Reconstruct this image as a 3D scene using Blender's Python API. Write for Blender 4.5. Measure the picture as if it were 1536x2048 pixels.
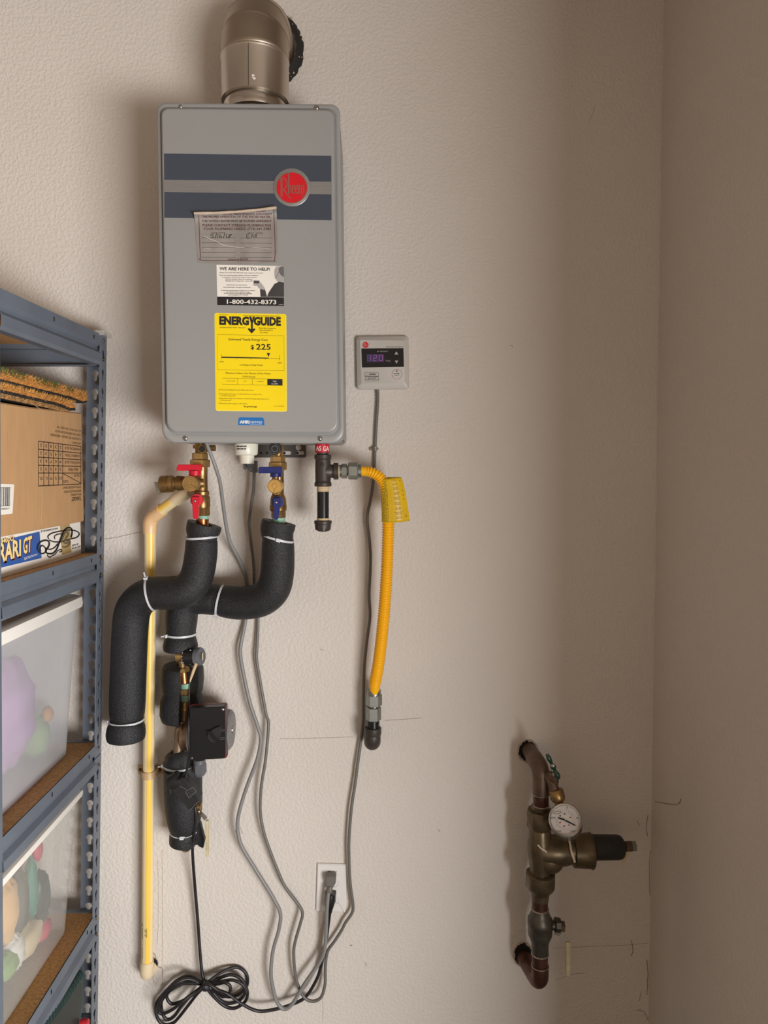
import bpy, bmesh, math, random
from mathutils import Vector, Matrix, Euler
from mathutils.geometry import tessellate_polygon

for o in list(bpy.data.objects):
    bpy.data.objects.remove(o)
SC = bpy.context.scene
COL = SC.collection
PI = math.pi
random.seed(7)

# ------------------------------------------------------------------ camera
FPX, DIST, EYE = 1420.0, 1.66, 1.50
VPX, VPY = 740.0, 934.0                       # where lines square to the wall meet in the photograph
cd = bpy.data.cameras.new('camera')
cam = bpy.data.objects.new('camera', cd)
COL.objects.link(cam)
cd.sensor_fit = 'VERTICAL'; cd.sensor_height = 24.0
cd.lens = 24.0 * FPX / 2048.0
cd.clip_start = 0.02
pitch = math.atan((1024 - VPY) / FPX)
yaw = math.atan((768 - VPX) / FPX)
cam.location = (0, -DIST, EYE)
cam.rotation_euler = Euler((PI / 2 - pitch, 0, -yaw), 'XYZ')
SC.camera = cam
ROT = cam.rotation_euler.to_matrix()
CPOS = Vector(cam.location)
FWD = ROT @ Vector((0, 0, -1))

# ------------------------------------------------------------------ world, light, exposure
w = bpy.data.worlds.new('daylight'); SC.world = w
w.use_nodes = True
bg = w.node_tree.nodes['Background']
bg.inputs[0].default_value = (1.0, 0.78, 0.57, 1)
bg.inputs[1].default_value = 0.56

def area(name, loc, target, sx, sy, power, col):
    l = bpy.data.lights.new(name, 'AREA'); l.shape = 'RECTANGLE'
    l.size = sx; l.size_y = sy; l.energy = power; l.color = col
    o = bpy.data.objects.new(name, l); COL.objects.link(o)
    o.location = loc
    o.rotation_euler = (Vector(target) - Vector(loc)).to_track_quat('-Z', 'Y').to_euler()
    return o

# daylight through the open garage door, behind the camera and to the right
area('garage_door_daylight', (1.98, -2.6, 0.45), (-0.6, 0, 0.4), 2.42, 0.95, 226, (0.98, 0.98, 0.98))

SC.view_settings.view_transform = 'Standard'
SC.view_settings.look = 'None'
SC.view_settings.gamma = 1.0
SC.view_settings.use_curve_mapping = False
SC.view_settings.exposure = 0.0
SC.cycles.max_bounces = 8
SC.cycles.transparent_max_bounces = 16

# ------------------------------------------------------------------ pixel helpers: a place in the photograph and a distance from a plane give a point
def ray(px, py):
    return ROT @ Vector(((px - 768) / FPX, -(py - 1024) / FPX, -1))

def W(px, py, d=0.0):
    r = ray(px, py)
    return CPOS + r * ((-d - CPOS.y) / r.y)

def WX(px, py, X):
    r = ray(px, py)
    return CPOS + r * ((X - CPOS.x) / r.x)

def mpp(p):
    return (Vector(p) - CPOS).dot(FWD) / FPX

def at(d):
    return lambda px, py: W(px, py, d)

def atx(X):
    return lambda px, py: WX(px, py, X)

# ------------------------------------------------------------------ mesh builder
def frame(ax):
    ax = ax.normalized()
    u = ax.cross(Vector((0, -1, 0)))
    if u.length < 0.3:
        u = Vector((1, 0, 0)) - ax * ax.x
    u.normalize()
    v = u.cross(ax).normalized()
    if v.y > 0:
        v = -v
    return u, v

def catmull(pts, k):
    out = []
    n = len(pts)
    for i in range(n - 1):
        p0, p1, p2, p3 = pts[max(i - 1, 0)], pts[i], pts[i + 1], pts[min(i + 2, n - 1)]
        for j in range(k):
            t = j / k
            out.append(tuple(0.5 * ((2 * b) + (-a + c) * t + (2 * a - 5 * b + 4 * c - e) * t * t + (-a + 3 * b - 3 * c + e) * t ** 3)
                             for a, b, c, e in zip(p0, p1, p2, p3)))
    out.append(tuple(pts[-1]))
    return out

class MB:
    def __init__(s):
        s.v = []; s.f = []
    def add(s, vs, fs):
        o = len(s.v)
        s.v += [Vector(p) for p in vs]
        s.f += [tuple(i + o for i in f) for f in fs]
        return s
    def rings(s, rings, cap0=True, cap1=True, closed=False):
        n = len(rings[0]); vs = [p for r in rings for p in r]; fs = []
        m = len(rings)
        for i in range(m if closed else m - 1):
            a = i * n; b = ((i + 1) % m) * n
            for j in range(n):
                k = (j + 1) % n
                fs.append((a + j, a + k, b + k, b + j))
        if not closed:
            if cap0: fs.append(tuple(range(n))[::-1])
            if cap1: fs.append(tuple((m - 1) * n + j for j in range(n)))
        return s.add(vs, fs)
    def tube(s, pts, rad, seg=14, cap=True, closed=False):
        pts = [Vector(p) for p in pts]
        n = len(pts)
        if not isinstance(rad, (list, tuple)): rad = [rad] * n
        rings = []; u = None
        for i in range(n):
            if closed:
                t = (pts[(i + 1) % n] - pts[i - 1]).normalized()
            else:
                t = (pts[min(i + 1, n - 1)] - pts[max(i - 1, 0)]).normalized()
            if u is None:
                u, _ = frame(t)
            else:
                u = (u - t * u.dot(t)).normalized()
            v = t.cross(u)
            rings.append([pts[i] + (u * math.cos(2 * PI * j / seg) + v * math.sin(2 * PI * j / seg)) * rad[i] for j in range(seg)])
        return s.rings(rings, cap, cap, closed)
    def ptube(s, pts, rpx, k=6, seg=14, cap=True):
        """tube through (px, py, distance from wall) with a radius in photograph pixels"""
        if not isinstance(rpx, (list, tuple)): rpx = [rpx] * len(pts)
        q = catmull([tuple(p) + (r,) for p, r in zip(pts, rpx)], k)
        P = [W(*p[:3]) for p in q]
        return s.tube(P, [p[3] * mpp(c) for p, c in zip(q, P)], seg, cap)
    def lathe3(s, p0, p1, prof, seg=24, a0=0.0, a1=2 * PI, caps=True):
        """prof: (fraction along p0-p1, radius in m)"""
        p0 = Vector(p0); p1 = Vector(p1); ax = p1 - p0
        u, v = frame(ax)
        full = abs(a1 - a0 - 2 * PI) < 1e-6
        if full:
            rings = [[p0 + ax * t + (u * math.cos(a0 + 2 * PI * j / seg) + v * math.sin(a0 + 2 * PI * j / seg)) * r for j in range(seg)] for t, r in prof]
            return s.rings(rings, caps, caps)
        vs = []; fs = []
        for t, r in prof:
            for j in range(seg + 1):
                a = a0 + (a1 - a0) * j / seg
                vs.append(p0 + ax * t + (u * math.cos(a) + v * math.sin(a)) * r)
        n = seg + 1
        for i in range(len(prof) - 1):
            for j in range(seg):
                fs.append((i * n + j, i * n + j + 1, (i + 1) * n + j + 1, (i + 1) * n + j))
        return s.add(vs, fs)
    def lathe(s, a, b, prof, seg=24):
        """a, b: (px, py, d); prof: (fraction, radius in photograph pixels)"""
        p0, p1 = W(*a), W(*b)
        sc = mpp((p0 + p1) / 2)
        return s.lathe3(p0, p1, [(t, r * sc) for t, r in prof], seg)
    def cyl(s, a, b, r, seg=24, bev=0.0):
        L = (W(*b) - W(*a)).length / mpp(W(*a))
        e = bev / max(L, 1e-6)
        prof = [(0, r), (1, r)] if not bev else [(0, r - bev), (e, r), (1 - e, r), (1, r - bev)]
        return s.lathe(a, b, prof, seg)
    def slab(s, poly, d1, d0, bev=0.0, fn=None):
        """flat polygon of pixels at distance d1, extruded straight back to d0"""
        F = [(fn or W)(x, y, d1) for x, y in poly]
        back = Vector((0, d1 - d0, 0))
        n = len(F)
        c = sum(F, Vector()) / n
        if bev:
            sc = mpp(c); b = bev * sc
            inner = offset3(F, b)
            rings = [[p + back for p in F], [p + Vector((0, b, 0)) for p in F], inner]
        else:
            rings = [[p + back for p in F], F]
        return s.rings(rings)
    def box(s, lo, hi):
        x0, y0, z0 = lo; x1, y1, z1 = hi
        return s.add([(x0, y0, z0), (x1, y0, z0), (x1, y1, z0), (x0, y1, z0), (x0, y0, z1), (x1, y0, z1), (x1, y1, z1), (x0, y1, z1)],
                     [(0, 3, 2, 1), (4, 5, 6, 7), (0, 1, 5, 4), (1, 2, 6, 5), (2, 3, 7, 6), (3, 0, 4, 7)])
    def bar(s, p0, p1, wd, th, side=None):
        """flat bar; wd measured along `side`"""
        p0 = Vector(p0); p1 = Vector(p1); t = (p1 - p0).normalized()
        if side is None: side = t.cross(Vector((0, 1, 0)))
        side = (Vector(side) - t * t.dot(Vector(side))).normalized()
        nn = t.cross(side).normalized()
        R = [[p + side * a * wd / 2 + nn * b * th / 2 for a, b in ((-1, -1), (1, -1), (1, 1), (-1, 1))] for p in (p0, p1)]
        return s.rings(R)
    def sphere(s, c, r, seg=12, rg=8, sc=(1, 1, 1)):
        c = Vector(c)
        R = []
        for i in range(1, rg):
            th = PI * i / rg
            R.append([c + Vector((math.sin(th) * math.cos(2 * PI * j / seg) * r * sc[0], math.sin(th) * math.sin(2 * PI * j / seg) * r * sc[1], -math.cos(th) * r * sc[2])) for j in range(seg)])
        vs = [p for q in R for p in q] + [c + Vector((0, 0, -r * sc[2])), c + Vector((0, 0, r * sc[2]))]
        fs = []
        for i in range(rg - 2):
            for j in range(seg):
                k = (j + 1) % seg
                fs.append((i * seg + j, i * seg + k, (i + 1) * seg + k, (i + 1) * seg + j))
        b = (rg - 1) * seg
        for j in range(seg):
            k = (j + 1) % seg
            fs.append((b, k, j)); fs.append((b + 1, (rg - 2) * seg + j, (rg - 2) * seg + k))
        return s.add(vs, fs)
    # ---- flat print
    def poly(s, pts, fn):
        return s.add([fn(*p) for p in pts], [tuple(range(len(pts)))])
    def ribbon(s, pts, wd, fn, close=False):
        pts = list(pts)
        if close: pts = pts + [pts[0]]
        n = len(pts); L = []; R = []
        for i in range(n):
            if close and i in (0, n - 1):
                a, b = pts[n - 2], pts[1]
            else:
                a, b = pts[max(i - 1, 0)], pts[min(i + 1, n - 1)]
            dx, dy = b[0] - a[0], b[1] - a[1]; l = math.hypot(dx, dy) or 1
            nx, ny = -dy / l * wd / 2, dx / l * wd / 2
            L.append(fn(pts[i][0] + nx, pts[i][1] + ny)); R.append(fn(pts[i][0] - nx, pts[i][1] - ny))
        fs = [(i, i + 1, n + i + 1, n + i) for i in range(n - 1)]
        return s.add(L + R, fs)
    def disc(s, c, r, fn, n=24, ry=None):
        ry = ry or r
        return s.poly([(c[0] + r * math.cos(2 * PI * i / n), c[1] + ry * math.sin(2 * PI * i / n)) for i in range(n)], fn)
    def ring(s, c, r, wd, fn, n=32):
        return s.ribbon([(c[0] + r * math.cos(2 * PI * i / n), c[1] + r * math.sin(2 * PI * i / n)) for i in range(n)], wd, fn, True)
    def text(s, t, quad, fn, bold=0.0):
        """lettering fitted into quad (top left, top right, bottom right, bottom left)"""
        if bold and 'M' in t.upper():        # thicken by overprinting: the outline of an M folds over itself when offset
            P0, P1, P3 = fn(*quad[0]), fn(*quad[1]), fn(*quad[3])
            nn = (P1 - P0).cross(P3 - P0).normalized()
            if nn.dot(CPOS - P0) < 0: nn = -nn
            for i, k in enumerate((-.8, 0, .8)):
                g = [(x + k * bold * (quad[1][0] - quad[0][0]) / len(t) * 1.6, y) for x, y in quad]
                s.text(t, g, lambda a, b, i=i: fn(a, b) + nn * (.0001 * i))
            return s
        V, Fc = glyphs(t, bold)
        if not V: return s
        x0 = min(p[0] for p in V); x1 = max(p[0] for p in V)
        (ax, ay), (bx, by), (cx, cy), (dx, dy) = quad
        out = []
        for x, y in V:
            u = (x - x0) / (x1 - x0); v = 1 - y / 0.729
            tx, ty = ax + (bx - ax) * u, ay + (by - ay) * u
            lx, ly = dx + (cx - dx) * u, dy + (cy - dy) * u
            out.append(fn(tx + (lx - tx) * v, ty + (ly - ty) * v))
        return s.add(out, Fc)
    def line(s, t, x0, x1, base, cap, fn, slope=0.0, bold=0.0):
        dy = slope * (x1 - x0)
        return s.text(t, [(x0, base - cap), (x1, base - cap + dy), (x1, base + dy), (x0, base)], fn, bold)

_GL = {}
def glyphs(t, bold):
    k = (t, bold)
    if k not in _GL:
        c = bpy.data.curves.new('lettering', 'FONT'); c.body = t; c.offset = bold; c.resolution_u = 2
        c.size = 1.0
        o = bpy.data.objects.new('lettering', c); COL.objects.link(o)
        dg = bpy.context.evaluated_depsgraph_get()
        m = o.evaluated_get(dg).to_mesh()
        _GL[k] = ([(v.co.x, v.co.y) for v in m.vertices], [tuple(p.vertices) for p in m.polygons])
        o.evaluated_get(dg).to_mesh_clear()
        bpy.data.objects.remove(o); bpy.data.curves.remove(c)
    return _GL[k]

def offset3(F, b):
    """inset a flat ring of points by b inside its own plane"""
    n = len(F); N = Vector()
    c = sum(F, Vector()) / n
    for i in range(n):
        N += (F[i] - c).cross(F[(i + 1) % n] - c)
    N.normalize(); out = []
    for i in range(n):
        e0 = (F[i] - F[i - 1]); e1 = (F[(i + 1) % n] - F[i])
        e0 = e0.normalized() if e0.length > 1e-9 else e1.normalized()
        e1 = e1.normalized() if e1.length > 1e-9 else e0
        n0 = N.cross(e0); n1 = N.cross(e1)
        m = (n0 + n1)
        m = m.normalized() if m.length > 1e-6 else n0
        out.append(F[i] + m * (b / max(0.5, m.dot(n0))))
    return out

def rquad(q, r, n=6):
    """rounded version of a pixel quad given clockwise from the top left"""
    if not isinstance(r, (list, tuple)): r = [r] * 4
    out = []
    for i in range(4):
        p = Vector(q[i]); a = (Vector(q[i - 1]) - p).normalized(); b = (Vector(q[(i + 1) % 4]) - p).normalized()
        c = p + (a + b) * r[i]
        for j in range(n + 1):
            t = j / n * PI / 2
            out.append(tuple(c - b * r[i] * math.cos(t) - a * r[i] * math.sin(t)))
    return out

def inset_quad(q, l, t, r, b):
    (ax, ay), (bx, by), (cx, cy), (dx, dy) = q
    return [(ax + l, ay + t), (bx - r, by + t), (cx - r, cy - b), (dx + l, dy - b)]

def rect(x0, y0, x1, y1):
    return [(x0, y0), (x1, y0), (x1, y1), (x0, y1)]

# ------------------------------------------------------------------ objects
def root_loc(p):
    while p.parent is not None: p = p.parent
    return Vector(p.location)

def tag(o, label=None, cat=None, group=None, kind=None):
    if label: o['label'] = label
    if cat: o['category'] = cat
    if group: o['group'] = group
    if kind: o['kind'] = kind
    return o

def thing(name, label, cat, loc, group=None):
    o = bpy.data.objects.new(name, None); o.empty_display_size = 0.02
    COL.objects.link(o); o.location = loc
    return tag(o, label, cat, group)

def obj(name, mb, mat, parent=None, label=None, kind=None, sharp=38, origin=None, fix=True, weld=False):
    m = bpy.data.meshes.new(name)
    off = root_loc(parent) if parent is not None else Vector(origin) if origin is not None else Vector()
    m.from_pydata([tuple(p - off) for p in mb.v], [], mb.f)
    if fix:
        b = bmesh.new(); b.from_mesh(m)
        if weld: bmesh.ops.remove_doubles(b, verts=b.verts, dist=1e-5)
        bmesh.ops.recalc_face_normals(b, faces=b.faces)
        b.to_mesh(m); b.free()
    m.materials.append(mat)
    m.shade_smooth()
    m.set_sharp_from_angle(angle=math.radians(sharp))
    o = bpy.data.objects.new(name, m); COL.objects.link(o)
    if parent is not None: o.parent = parent
    elif origin is not None: o.location = off
    return tag(o, label, kind=kind)

# ------------------------------------------------------------------ materials
def lin(c):
    return tuple((x / 255 / 12.92 if x / 255 <= 0.04045 else ((x / 255 + 0.055) / 1.055) ** 2.4) for x in c) + (1,)

def mat(name, col, rough=0.5, metal=0.0, var=0.0, vscale=30.0, col2=None, bump=0.0, bscale=200.0, bdist=0.001, spec=0.5, coat=0.0, stretch=None, detail=4.0, emis=None, estr=0.0, rvar=0.0):
    m = bpy.data.materials.new(name); m.use_nodes = True
    nt = m.node_tree; N = nt.nodes; L = nt.links
    p = N['Principled BSDF']
    p.inputs['Base Color'].default_value = lin(col)
    p.inputs['Roughness'].default_value = rough
    p.inputs['Metallic'].default_value = metal
    p.inputs['Specular IOR Level'].default_value = spec
    p.inputs['Coat Weight'].default_value = coat
    if emis:
        p.inputs['Emission Color'].default_value = lin(emis); p.inputs['Emission Strength'].default_value = estr
    tc = N.new('ShaderNodeTexCoord'); src = tc.outputs['Object']
    if stretch:
        mp = N.new('ShaderNodeMapping'); mp.inputs['Scale'].default_value = stretch
        L.new(src, mp.inputs['Vector']); src = mp.outputs['Vector']
    if var or col2:
        nz = N.new('ShaderNodeTexNoise'); nz.inputs['Scale'].default_value = vscale; nz.inputs['Detail'].default_value = detail
        L.new(src, nz.inputs['Vector'])
        rp = N.new('ShaderNodeValToRGB')
        a = lin(col)
        b = lin(col2) if col2 else tuple(x * (1 - var) for x in a[:3]) + (1,)
        rp.color_ramp.elements[0].position = 0.35; rp.color_ramp.elements[1].position = 0.65
        rp.color_ramp.elements[0].color = b; rp.color_ramp.elements[1].color = a
        L.new(nz.outputs['Fac'], rp.inputs['Fac']); L.new(rp.outputs['Color'], p.inputs['Base Color'])
        if rvar:
            mr = N.new('ShaderNodeMapRange'); mr.inputs['To Min'].default_value = rough + rvar; mr.inputs['To Max'].default_value = max(0.05, rough - rvar)
            L.new(nz.outputs['Fac'], mr.inputs['Value']); L.new(mr.outputs['Result'], p.inputs['Roughness'])
    if bump:
        nb = N.new('ShaderNodeTexNoise'); nb.inputs['Scale'].default_value = bscale; nb.inputs['Detail'].default_value = 2.5
        L.new(src, nb.inputs['Vector'])
        bm = N.new('ShaderNodeBump'); bm.inputs['Strength'].default_value = bump; bm.inputs['Distance'].default_value = bdist
        L.new(nb.outputs['Fac'], bm.inputs['Height']); L.new(bm.outputs['Normal'], p.inputs['Normal'])
    return m

def wall_mat(name, col, col2, bump=0.5):
    m = mat(name, col, rough=0.62, spec=0.3)
    nt = m.node_tree; N = nt.nodes; L = nt.links; p = N['Principled BSDF']
    tc = [n for n in N if n.type == 'TEX_COORD'][0].outputs['Object']
    big = N.new('ShaderNodeTexNoise'); big.inputs['Scale'].default_value = 1.7; big.inputs['Detail'].default_value = 5
    L.new(tc, big.inputs['Vector'])
    rp = N.new('ShaderNodeValToRGB'); rp.color_ramp.elements[0].position = 0.3; rp.color_ramp.elements[1].position = 0.7
    rp.color_ramp.elements[0].color = lin(col2); rp.color_ramp.elements[1].color = lin(col)
    L.new(big.outputs['Fac'], rp.inputs['Fac']); L.new(rp.outputs['Color'], p.inputs['Base Color'])
    n1 = N.new('ShaderNodeTexNoise'); n1.inputs['Scale'].default_value = 135; n1.inputs['Detail'].default_value = 2.0
    n2 = N.new('ShaderNodeTexNoise'); n2.inputs['Scale'].default_value = 330; n2.inputs['Detail'].default_value = 1.5
    L.new(tc, n1.inputs['Vector']); L.new(tc, n2.inputs['Vector'])
    r1 = N.new('ShaderNodeValToRGB'); r1.color_ramp.elements[0].position = 0.40; r1.color_ramp.elements[1].position = 0.62
    L.new(n1.outputs['Fac'], r1.inputs['Fac'])
    mx = N.new('ShaderNodeMath'); mx.operation = 'MULTIPLY_ADD'; mx.inputs[1].default_value = 0.35
    L.new(n2.outputs['Fac'], mx.inputs[0]); L.new(r1.outputs['Color'], mx.inputs[2])
    bm = N.new('ShaderNodeBump'); bm.inputs['Strength'].default_value = bump; bm.inputs['Distance'].default_value = 0.0020
    L.new(mx.outputs[0], bm.inputs['Height']); L.new(bm.outputs['Normal'], p.inputs['Normal'])
    return m

def clear_mat(name, col, fac, rough=0.25):
    """thin plastic: part of the light passes straight through"""
    m = bpy.data.materials.new(name); m.use_nodes = True
    nt = m.node_tree; N = nt.nodes; L = nt.links
    p = N['Principled BSDF']; p.inputs['Base Color'].default_value = lin(col); p.inputs['Roughness'].default_value = rough
    tr = N.new('ShaderNodeBsdfTransparent'); mx = N.new('ShaderNodeMixShader')
    nz = N.new('ShaderNodeTexNoise'); nz.inputs['Scale'].default_value = 9
    tc = N.new('ShaderNodeTexCoord'); L.new(tc.outputs['Object'], nz.inputs['Vector'])
    mr = N.new('ShaderNodeMapRange'); mr.inputs['To Min'].default_value = fac - 0.08; mr.inputs['To Max'].default_value = fac + 0.08
    L.new(nz.outputs['Fac'], mr.inputs['Value']); L.new(mr.outputs['Result'], mx.inputs['Fac'])
    out = N['Material Output']
    L.new(tr.outputs[0], mx.inputs[1]); L.new(p.outputs[0], mx.inputs[2]); L.new(mx.outputs[0], out.inputs['Surface'])
    return m

M = {}
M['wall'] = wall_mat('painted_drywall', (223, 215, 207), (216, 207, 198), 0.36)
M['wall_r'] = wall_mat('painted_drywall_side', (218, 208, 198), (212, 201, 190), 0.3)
M['ceil'] = mat('ceiling_paint', (150, 138, 126), 0.8)
M['floor'] = mat('concrete', (98, 93, 88), 0.8, var=0.25, vscale=6, bump=0.3)
M['crack'] = mat('crack_line', (168, 153, 139), 0.9, var=0.3, vscale=60)
M['hole'] = mat('hole_dark', (34, 26, 22), 0.95, var=0.3, vscale=90)
M['gypsum'] = mat('torn_drywall', (196, 178, 158), 0.95, var=0.35, vscale=160, bump=0.6)
M['heater'] = mat('heater_grey_paint', (152, 151, 149), 0.38, var=0.04, vscale=3, spec=0.5)
M['heater_s'] = mat('heater_side_paint', (154, 152, 149), 0.42, var=0.04, vscale=3)
M['banner'] = mat('banner_blue_grey', (66, 72, 84), 0.45, var=0.08, vscale=4)
M['silver'] = mat('brushed_silver_print', (150, 147, 144), 0.35, 0.35, var=0.15, vscale=40, stretch=(1, 1, 30))
M['badge_red'] = mat('badge_red', (214, 8, 30), 0.35, var=0.05, vscale=20, coat=0.3)
M['badge_metal'] = mat('badge_metal', (168, 148, 136), 0.3, 0.7, var=0.1, vscale=30)
M['steel'] = mat('stainless_vent', (206, 196, 184), 0.33, 1.0, var=0.16, vscale=9, bump=0.06, bscale=60, stretch=(1, 1, 0.4), rvar=0.06)
M['steel_d'] = mat('stainless_elbow', (190, 174, 156), 0.42, 1.0, var=0.2, vscale=7, bump=0.05, bscale=50, rvar=0.06)
M['steel_b'] = mat('polished_bead', (205, 196, 186), 0.22, 1.0, var=0.1, vscale=20)
M['rubber'] = mat('dark_gasket', (36, 31, 28), 0.8, var=0.3, vscale=120, bump=0.5)
M['screw'] = mat('zinc_screw', (190, 186, 178), 0.28, 1.0, var=0.2, vscale=200)
M['black'] = mat('black_ink', (30, 26, 26), 0.6, var=0.1, vscale=50)
M['white'] = mat('white_paper', (240, 234, 224), 0.5, var=0.04, vscale=20)
M['yellow_l'] = mat('yellow_label', (252, 220, 4), 0.42, var=0.04, vscale=12)
M['yellow_e'] = mat('yellow_label_edge', (250, 228, 90), 0.45, var=0.04, vscale=12)
M['olive'] = mat('label_fine_print', (112, 94, 14), 0.6, var=0.1, vscale=40)
M['blue_l'] = mat('blue_label', (18, 112, 186), 0.45, var=0.05, vscale=20)
M['foil'] = mat('foil_sticker', (176, 170, 165), 0.40, 0.4, var=0.22, vscale=26, bump=0.25, bscale=90, bdist=0.0008)
M['foil_roll'] = mat('foil_sticker_back', (206, 184, 164), 0.5, var=0.12, vscale=40)
M['maroon'] = mat('maroon_ink', (92, 40, 44), 0.6, var=0.1, vscale=50)
M['crease'] = mat('foil_crease', (226, 216, 206), 0.4, 0.3, var=0.1, vscale=60)
M['grey1'] = mat('print_light_grey', (176, 172, 168), 0.6, var=0.12, vscale=60)
M['grey2'] = mat('print_mid_grey', (112, 108, 106), 0.6, var=0.2, vscale=60)
M['grey3'] = mat('print_dark_grey', (66, 63, 63), 0.6, var=0.2, vscale=60)
M['bracket'] = mat('dark_bracket', (92, 86, 84), 0.5, 0.3, var=0.1, vscale=30)
M['pvc_w'] = mat('white_plastic', (226, 222, 206), 0.35, var=0.04, vscale=20)
M['brass'] = mat('brass', (204, 168, 110), 0.34, 0.85, var=0.3, vscale=60, rvar=0.1, bump=0.05, bscale=300)
M['brass_d'] = mat('aged_brass', (164, 130, 84), 0.38, 0.85, var=0.4, vscale=50, rvar=0.1, bump=0.08, bscale=250)
M['brass_g'] = mat('golden_brass_cap', (226, 182, 104), 0.38, 0.55, var=0.15, vscale=60)
M['bronze'] = mat('bronze_casting', (156, 132, 108), 0.42, 0.75, var=0.25, vscale=50, bump=0.1, bscale=300)
M['copper'] = mat('copper', (176, 112, 72), 0.3, 1.0, var=0.3, vscale=40, rvar=0.1)
M['copper_o'] = mat('oxidised_copper', (102, 66, 56), 0.42, 0.65, var=0.4, vscale=38, rvar=0.1, bump=0.06, bscale=160)
M['copper_b'] = mat('brown_fitting', (114, 92, 76), 0.45, 0.6, var=0.35, vscale=32, bump=0.1, bscale=160)
M['regul'] = mat('dull_bronze', (114, 99, 75), 0.36, 0.65, var=0.45, vscale=34, rvar=0.12, bump=0.15, bscale=140)
M['regul_g'] = mat('grey_bronze', (94, 90, 80), 0.42, 0.6, var=0.35, vscale=34, bump=0.12, bscale=140)
M['solder'] = mat('solder_ring', (176, 162, 150), 0.35, 0.8, var=0.3, vscale=90)
M['tape_g'] = mat('green_thread_tape', (150, 196, 172), 0.6, var=0.25, vscale=200)
M['tape_w'] = mat('thread_tape', (216, 190, 150), 0.7, var=0.25, vscale=200, stretch=(1, 1, 6))
M['red_h'] = mat('red_lever', (206, 10, 44), 0.33, var=0.05, vscale=20, coat=0.3)
M['blue_h'] = mat('blue_lever', (18, 34, 104), 0.33, var=0.05, vscale=20, coat=0.3)
M['foam'] = mat('black_foam', (16, 16, 18), 0.5, var=0.55, vscale=480, col2=(46, 46, 48), bump=0.8, bscale=480, bdist=0.002, spec=0.45, detail=2.0)  # lighter specks in the foam colour stand in for speckled highlights
M['foam_in'] = mat('foam_cut', (26, 25, 25), 0.9, var=0.3, vscale=300, bump=0.5, bscale=300)
M['tie'] = mat('nylon_tie', (204, 205, 208), 0.4, var=0.05, vscale=50)
M['cpvc'] = mat('cream_pipe', (238, 216, 168), 0.32, var=0.05, vscale=9)
M['cpvc_y'] = mat('yellow_stripe', (250, 206, 92), 0.32, var=0.05, vscale=9)
M['cpvc_f'] = mat('tan_fitting', (234, 194, 146), 0.36, var=0.06, vscale=12)
M['cpvc_c'] = mat('cream_fitting', (228, 208, 172), 0.36, var=0.06, vscale=12)
M['strap'] = mat('tan_strap', (206, 172, 128), 0.45, 0.1, var=0.12, vscale=40)
M['rust'] = mat('rusty_screw', (134, 88, 46), 0.6, 0.6, var=0.4, vscale=300)
M['iron'] = mat('black_iron', (72, 65, 60), 0.46, 0.35, var=0.2, vscale=40, bump=0.18, bscale=260)
M['blackpipe'] = mat('black_lacquer_pipe', (22, 22, 24), 0.26, var=0.1, vscale=30)
M['red_tag'] = mat('red_gas_label', (200, 34, 56), 0.5, var=0.06, vscale=30)
M['galv'] = mat('galvanised_nut', (150, 152, 146), 0.36, 0.9, var=0.2, vscale=50, rvar=0.08)
M['hose'] = mat('yellow_hose', (252, 184, 10), 0.34, var=0.05, vscale=20)
M['tagy'] = mat('yellow_tag', (226, 182, 18), 0.42, var=0.12, vscale=24, bump=0.12, bscale=60)
M['ctrl'] = mat('controller_plastic', (196, 190, 182), 0.38, var=0.03, vscale=15)
M['ctrl_b'] = mat('controller_display', (30, 28, 30), 0.16, var=0.05, vscale=15)
M['lcd'] = mat('display_window', (58, 52, 82), 0.2, var=0.1, vscale=40, emis=(70, 56, 110), estr=0.12)
M['seg'] = mat('display_segments', (150, 84, 150), 0.4, emis=(190, 90, 175), estr=0.18, var=0.05)
M['seg_off'] = mat('display_segments_dim', (84, 78, 112), 0.4, var=0.05)
M['red_ring'] = mat('red_print', (176, 44, 50), 0.5, var=0.1, vscale=60)
M['cable'] = mat('grey_cable', (136, 134, 132), 0.42, var=0.06, vscale=30)
M['cable2'] = mat('dark_grey_cable', (112, 108, 102), 0.42, var=0.08, vscale=30)
M['cord'] = mat('black_cord', (38, 34, 36), 0.42, var=0.35, vscale=70)
M['clip'] = mat('clip_metal', (150, 142, 130), 0.4, 0.6, var=0.15, vscale=60)
M['black_p'] = mat('black_plastic', (28, 28, 30), 0.3, var=0.12, vscale=10)
M['black_pm'] = mat('matte_black_plastic', (34, 33, 34), 0.5, var=0.3, vscale=60, bump=0.1)
M['pump_red'] = mat('pump_red_paint', (120, 44, 52), 0.4, var=0.15, vscale=30)
M['pump_grey'] = mat('pump_grey_plate', (132, 130, 130), 0.4, 0.2, var=0.08, vscale=40)
M['gland'] = mat('grey_gland', (96, 97, 102), 0.45, var=0.08, vscale=40)
M['cream_l'] = mat('cream_lever', (214, 200, 160), 0.5, var=0.25, vscale=50)
M['green_h'] = mat('green_handle', (18, 62, 48), 0.35, var=0.2, vscale=60, coat=0.3)
M['gface'] = mat('gauge_face', (226, 222, 218), 0.4, var=0.03, vscale=30)
M['gring'] = mat('gauge_case', (196, 192, 186), 0.25, 0.9, var=0.1, vscale=40)
M['plate'] = mat('white_wall_plate', (232, 228, 224), 0.4, var=0.03, vscale=20)
M['shelf'] = mat('blue_grey_steel', (104, 112, 124), 0.42, 0.1, var=0.12, vscale=14, rvar=0.05)
M['board'] = mat('particle_board', (202, 156, 100), 0.75, var=0.25, vscale=170, col2=(172, 126, 76), bump=0.15)
M['carton'] = mat('brown_cardboard', (192, 150, 105), 0.75, var=0.08, vscale=16, stretch=(1, 3, 1), bump=0.08, bscale=120)
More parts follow.
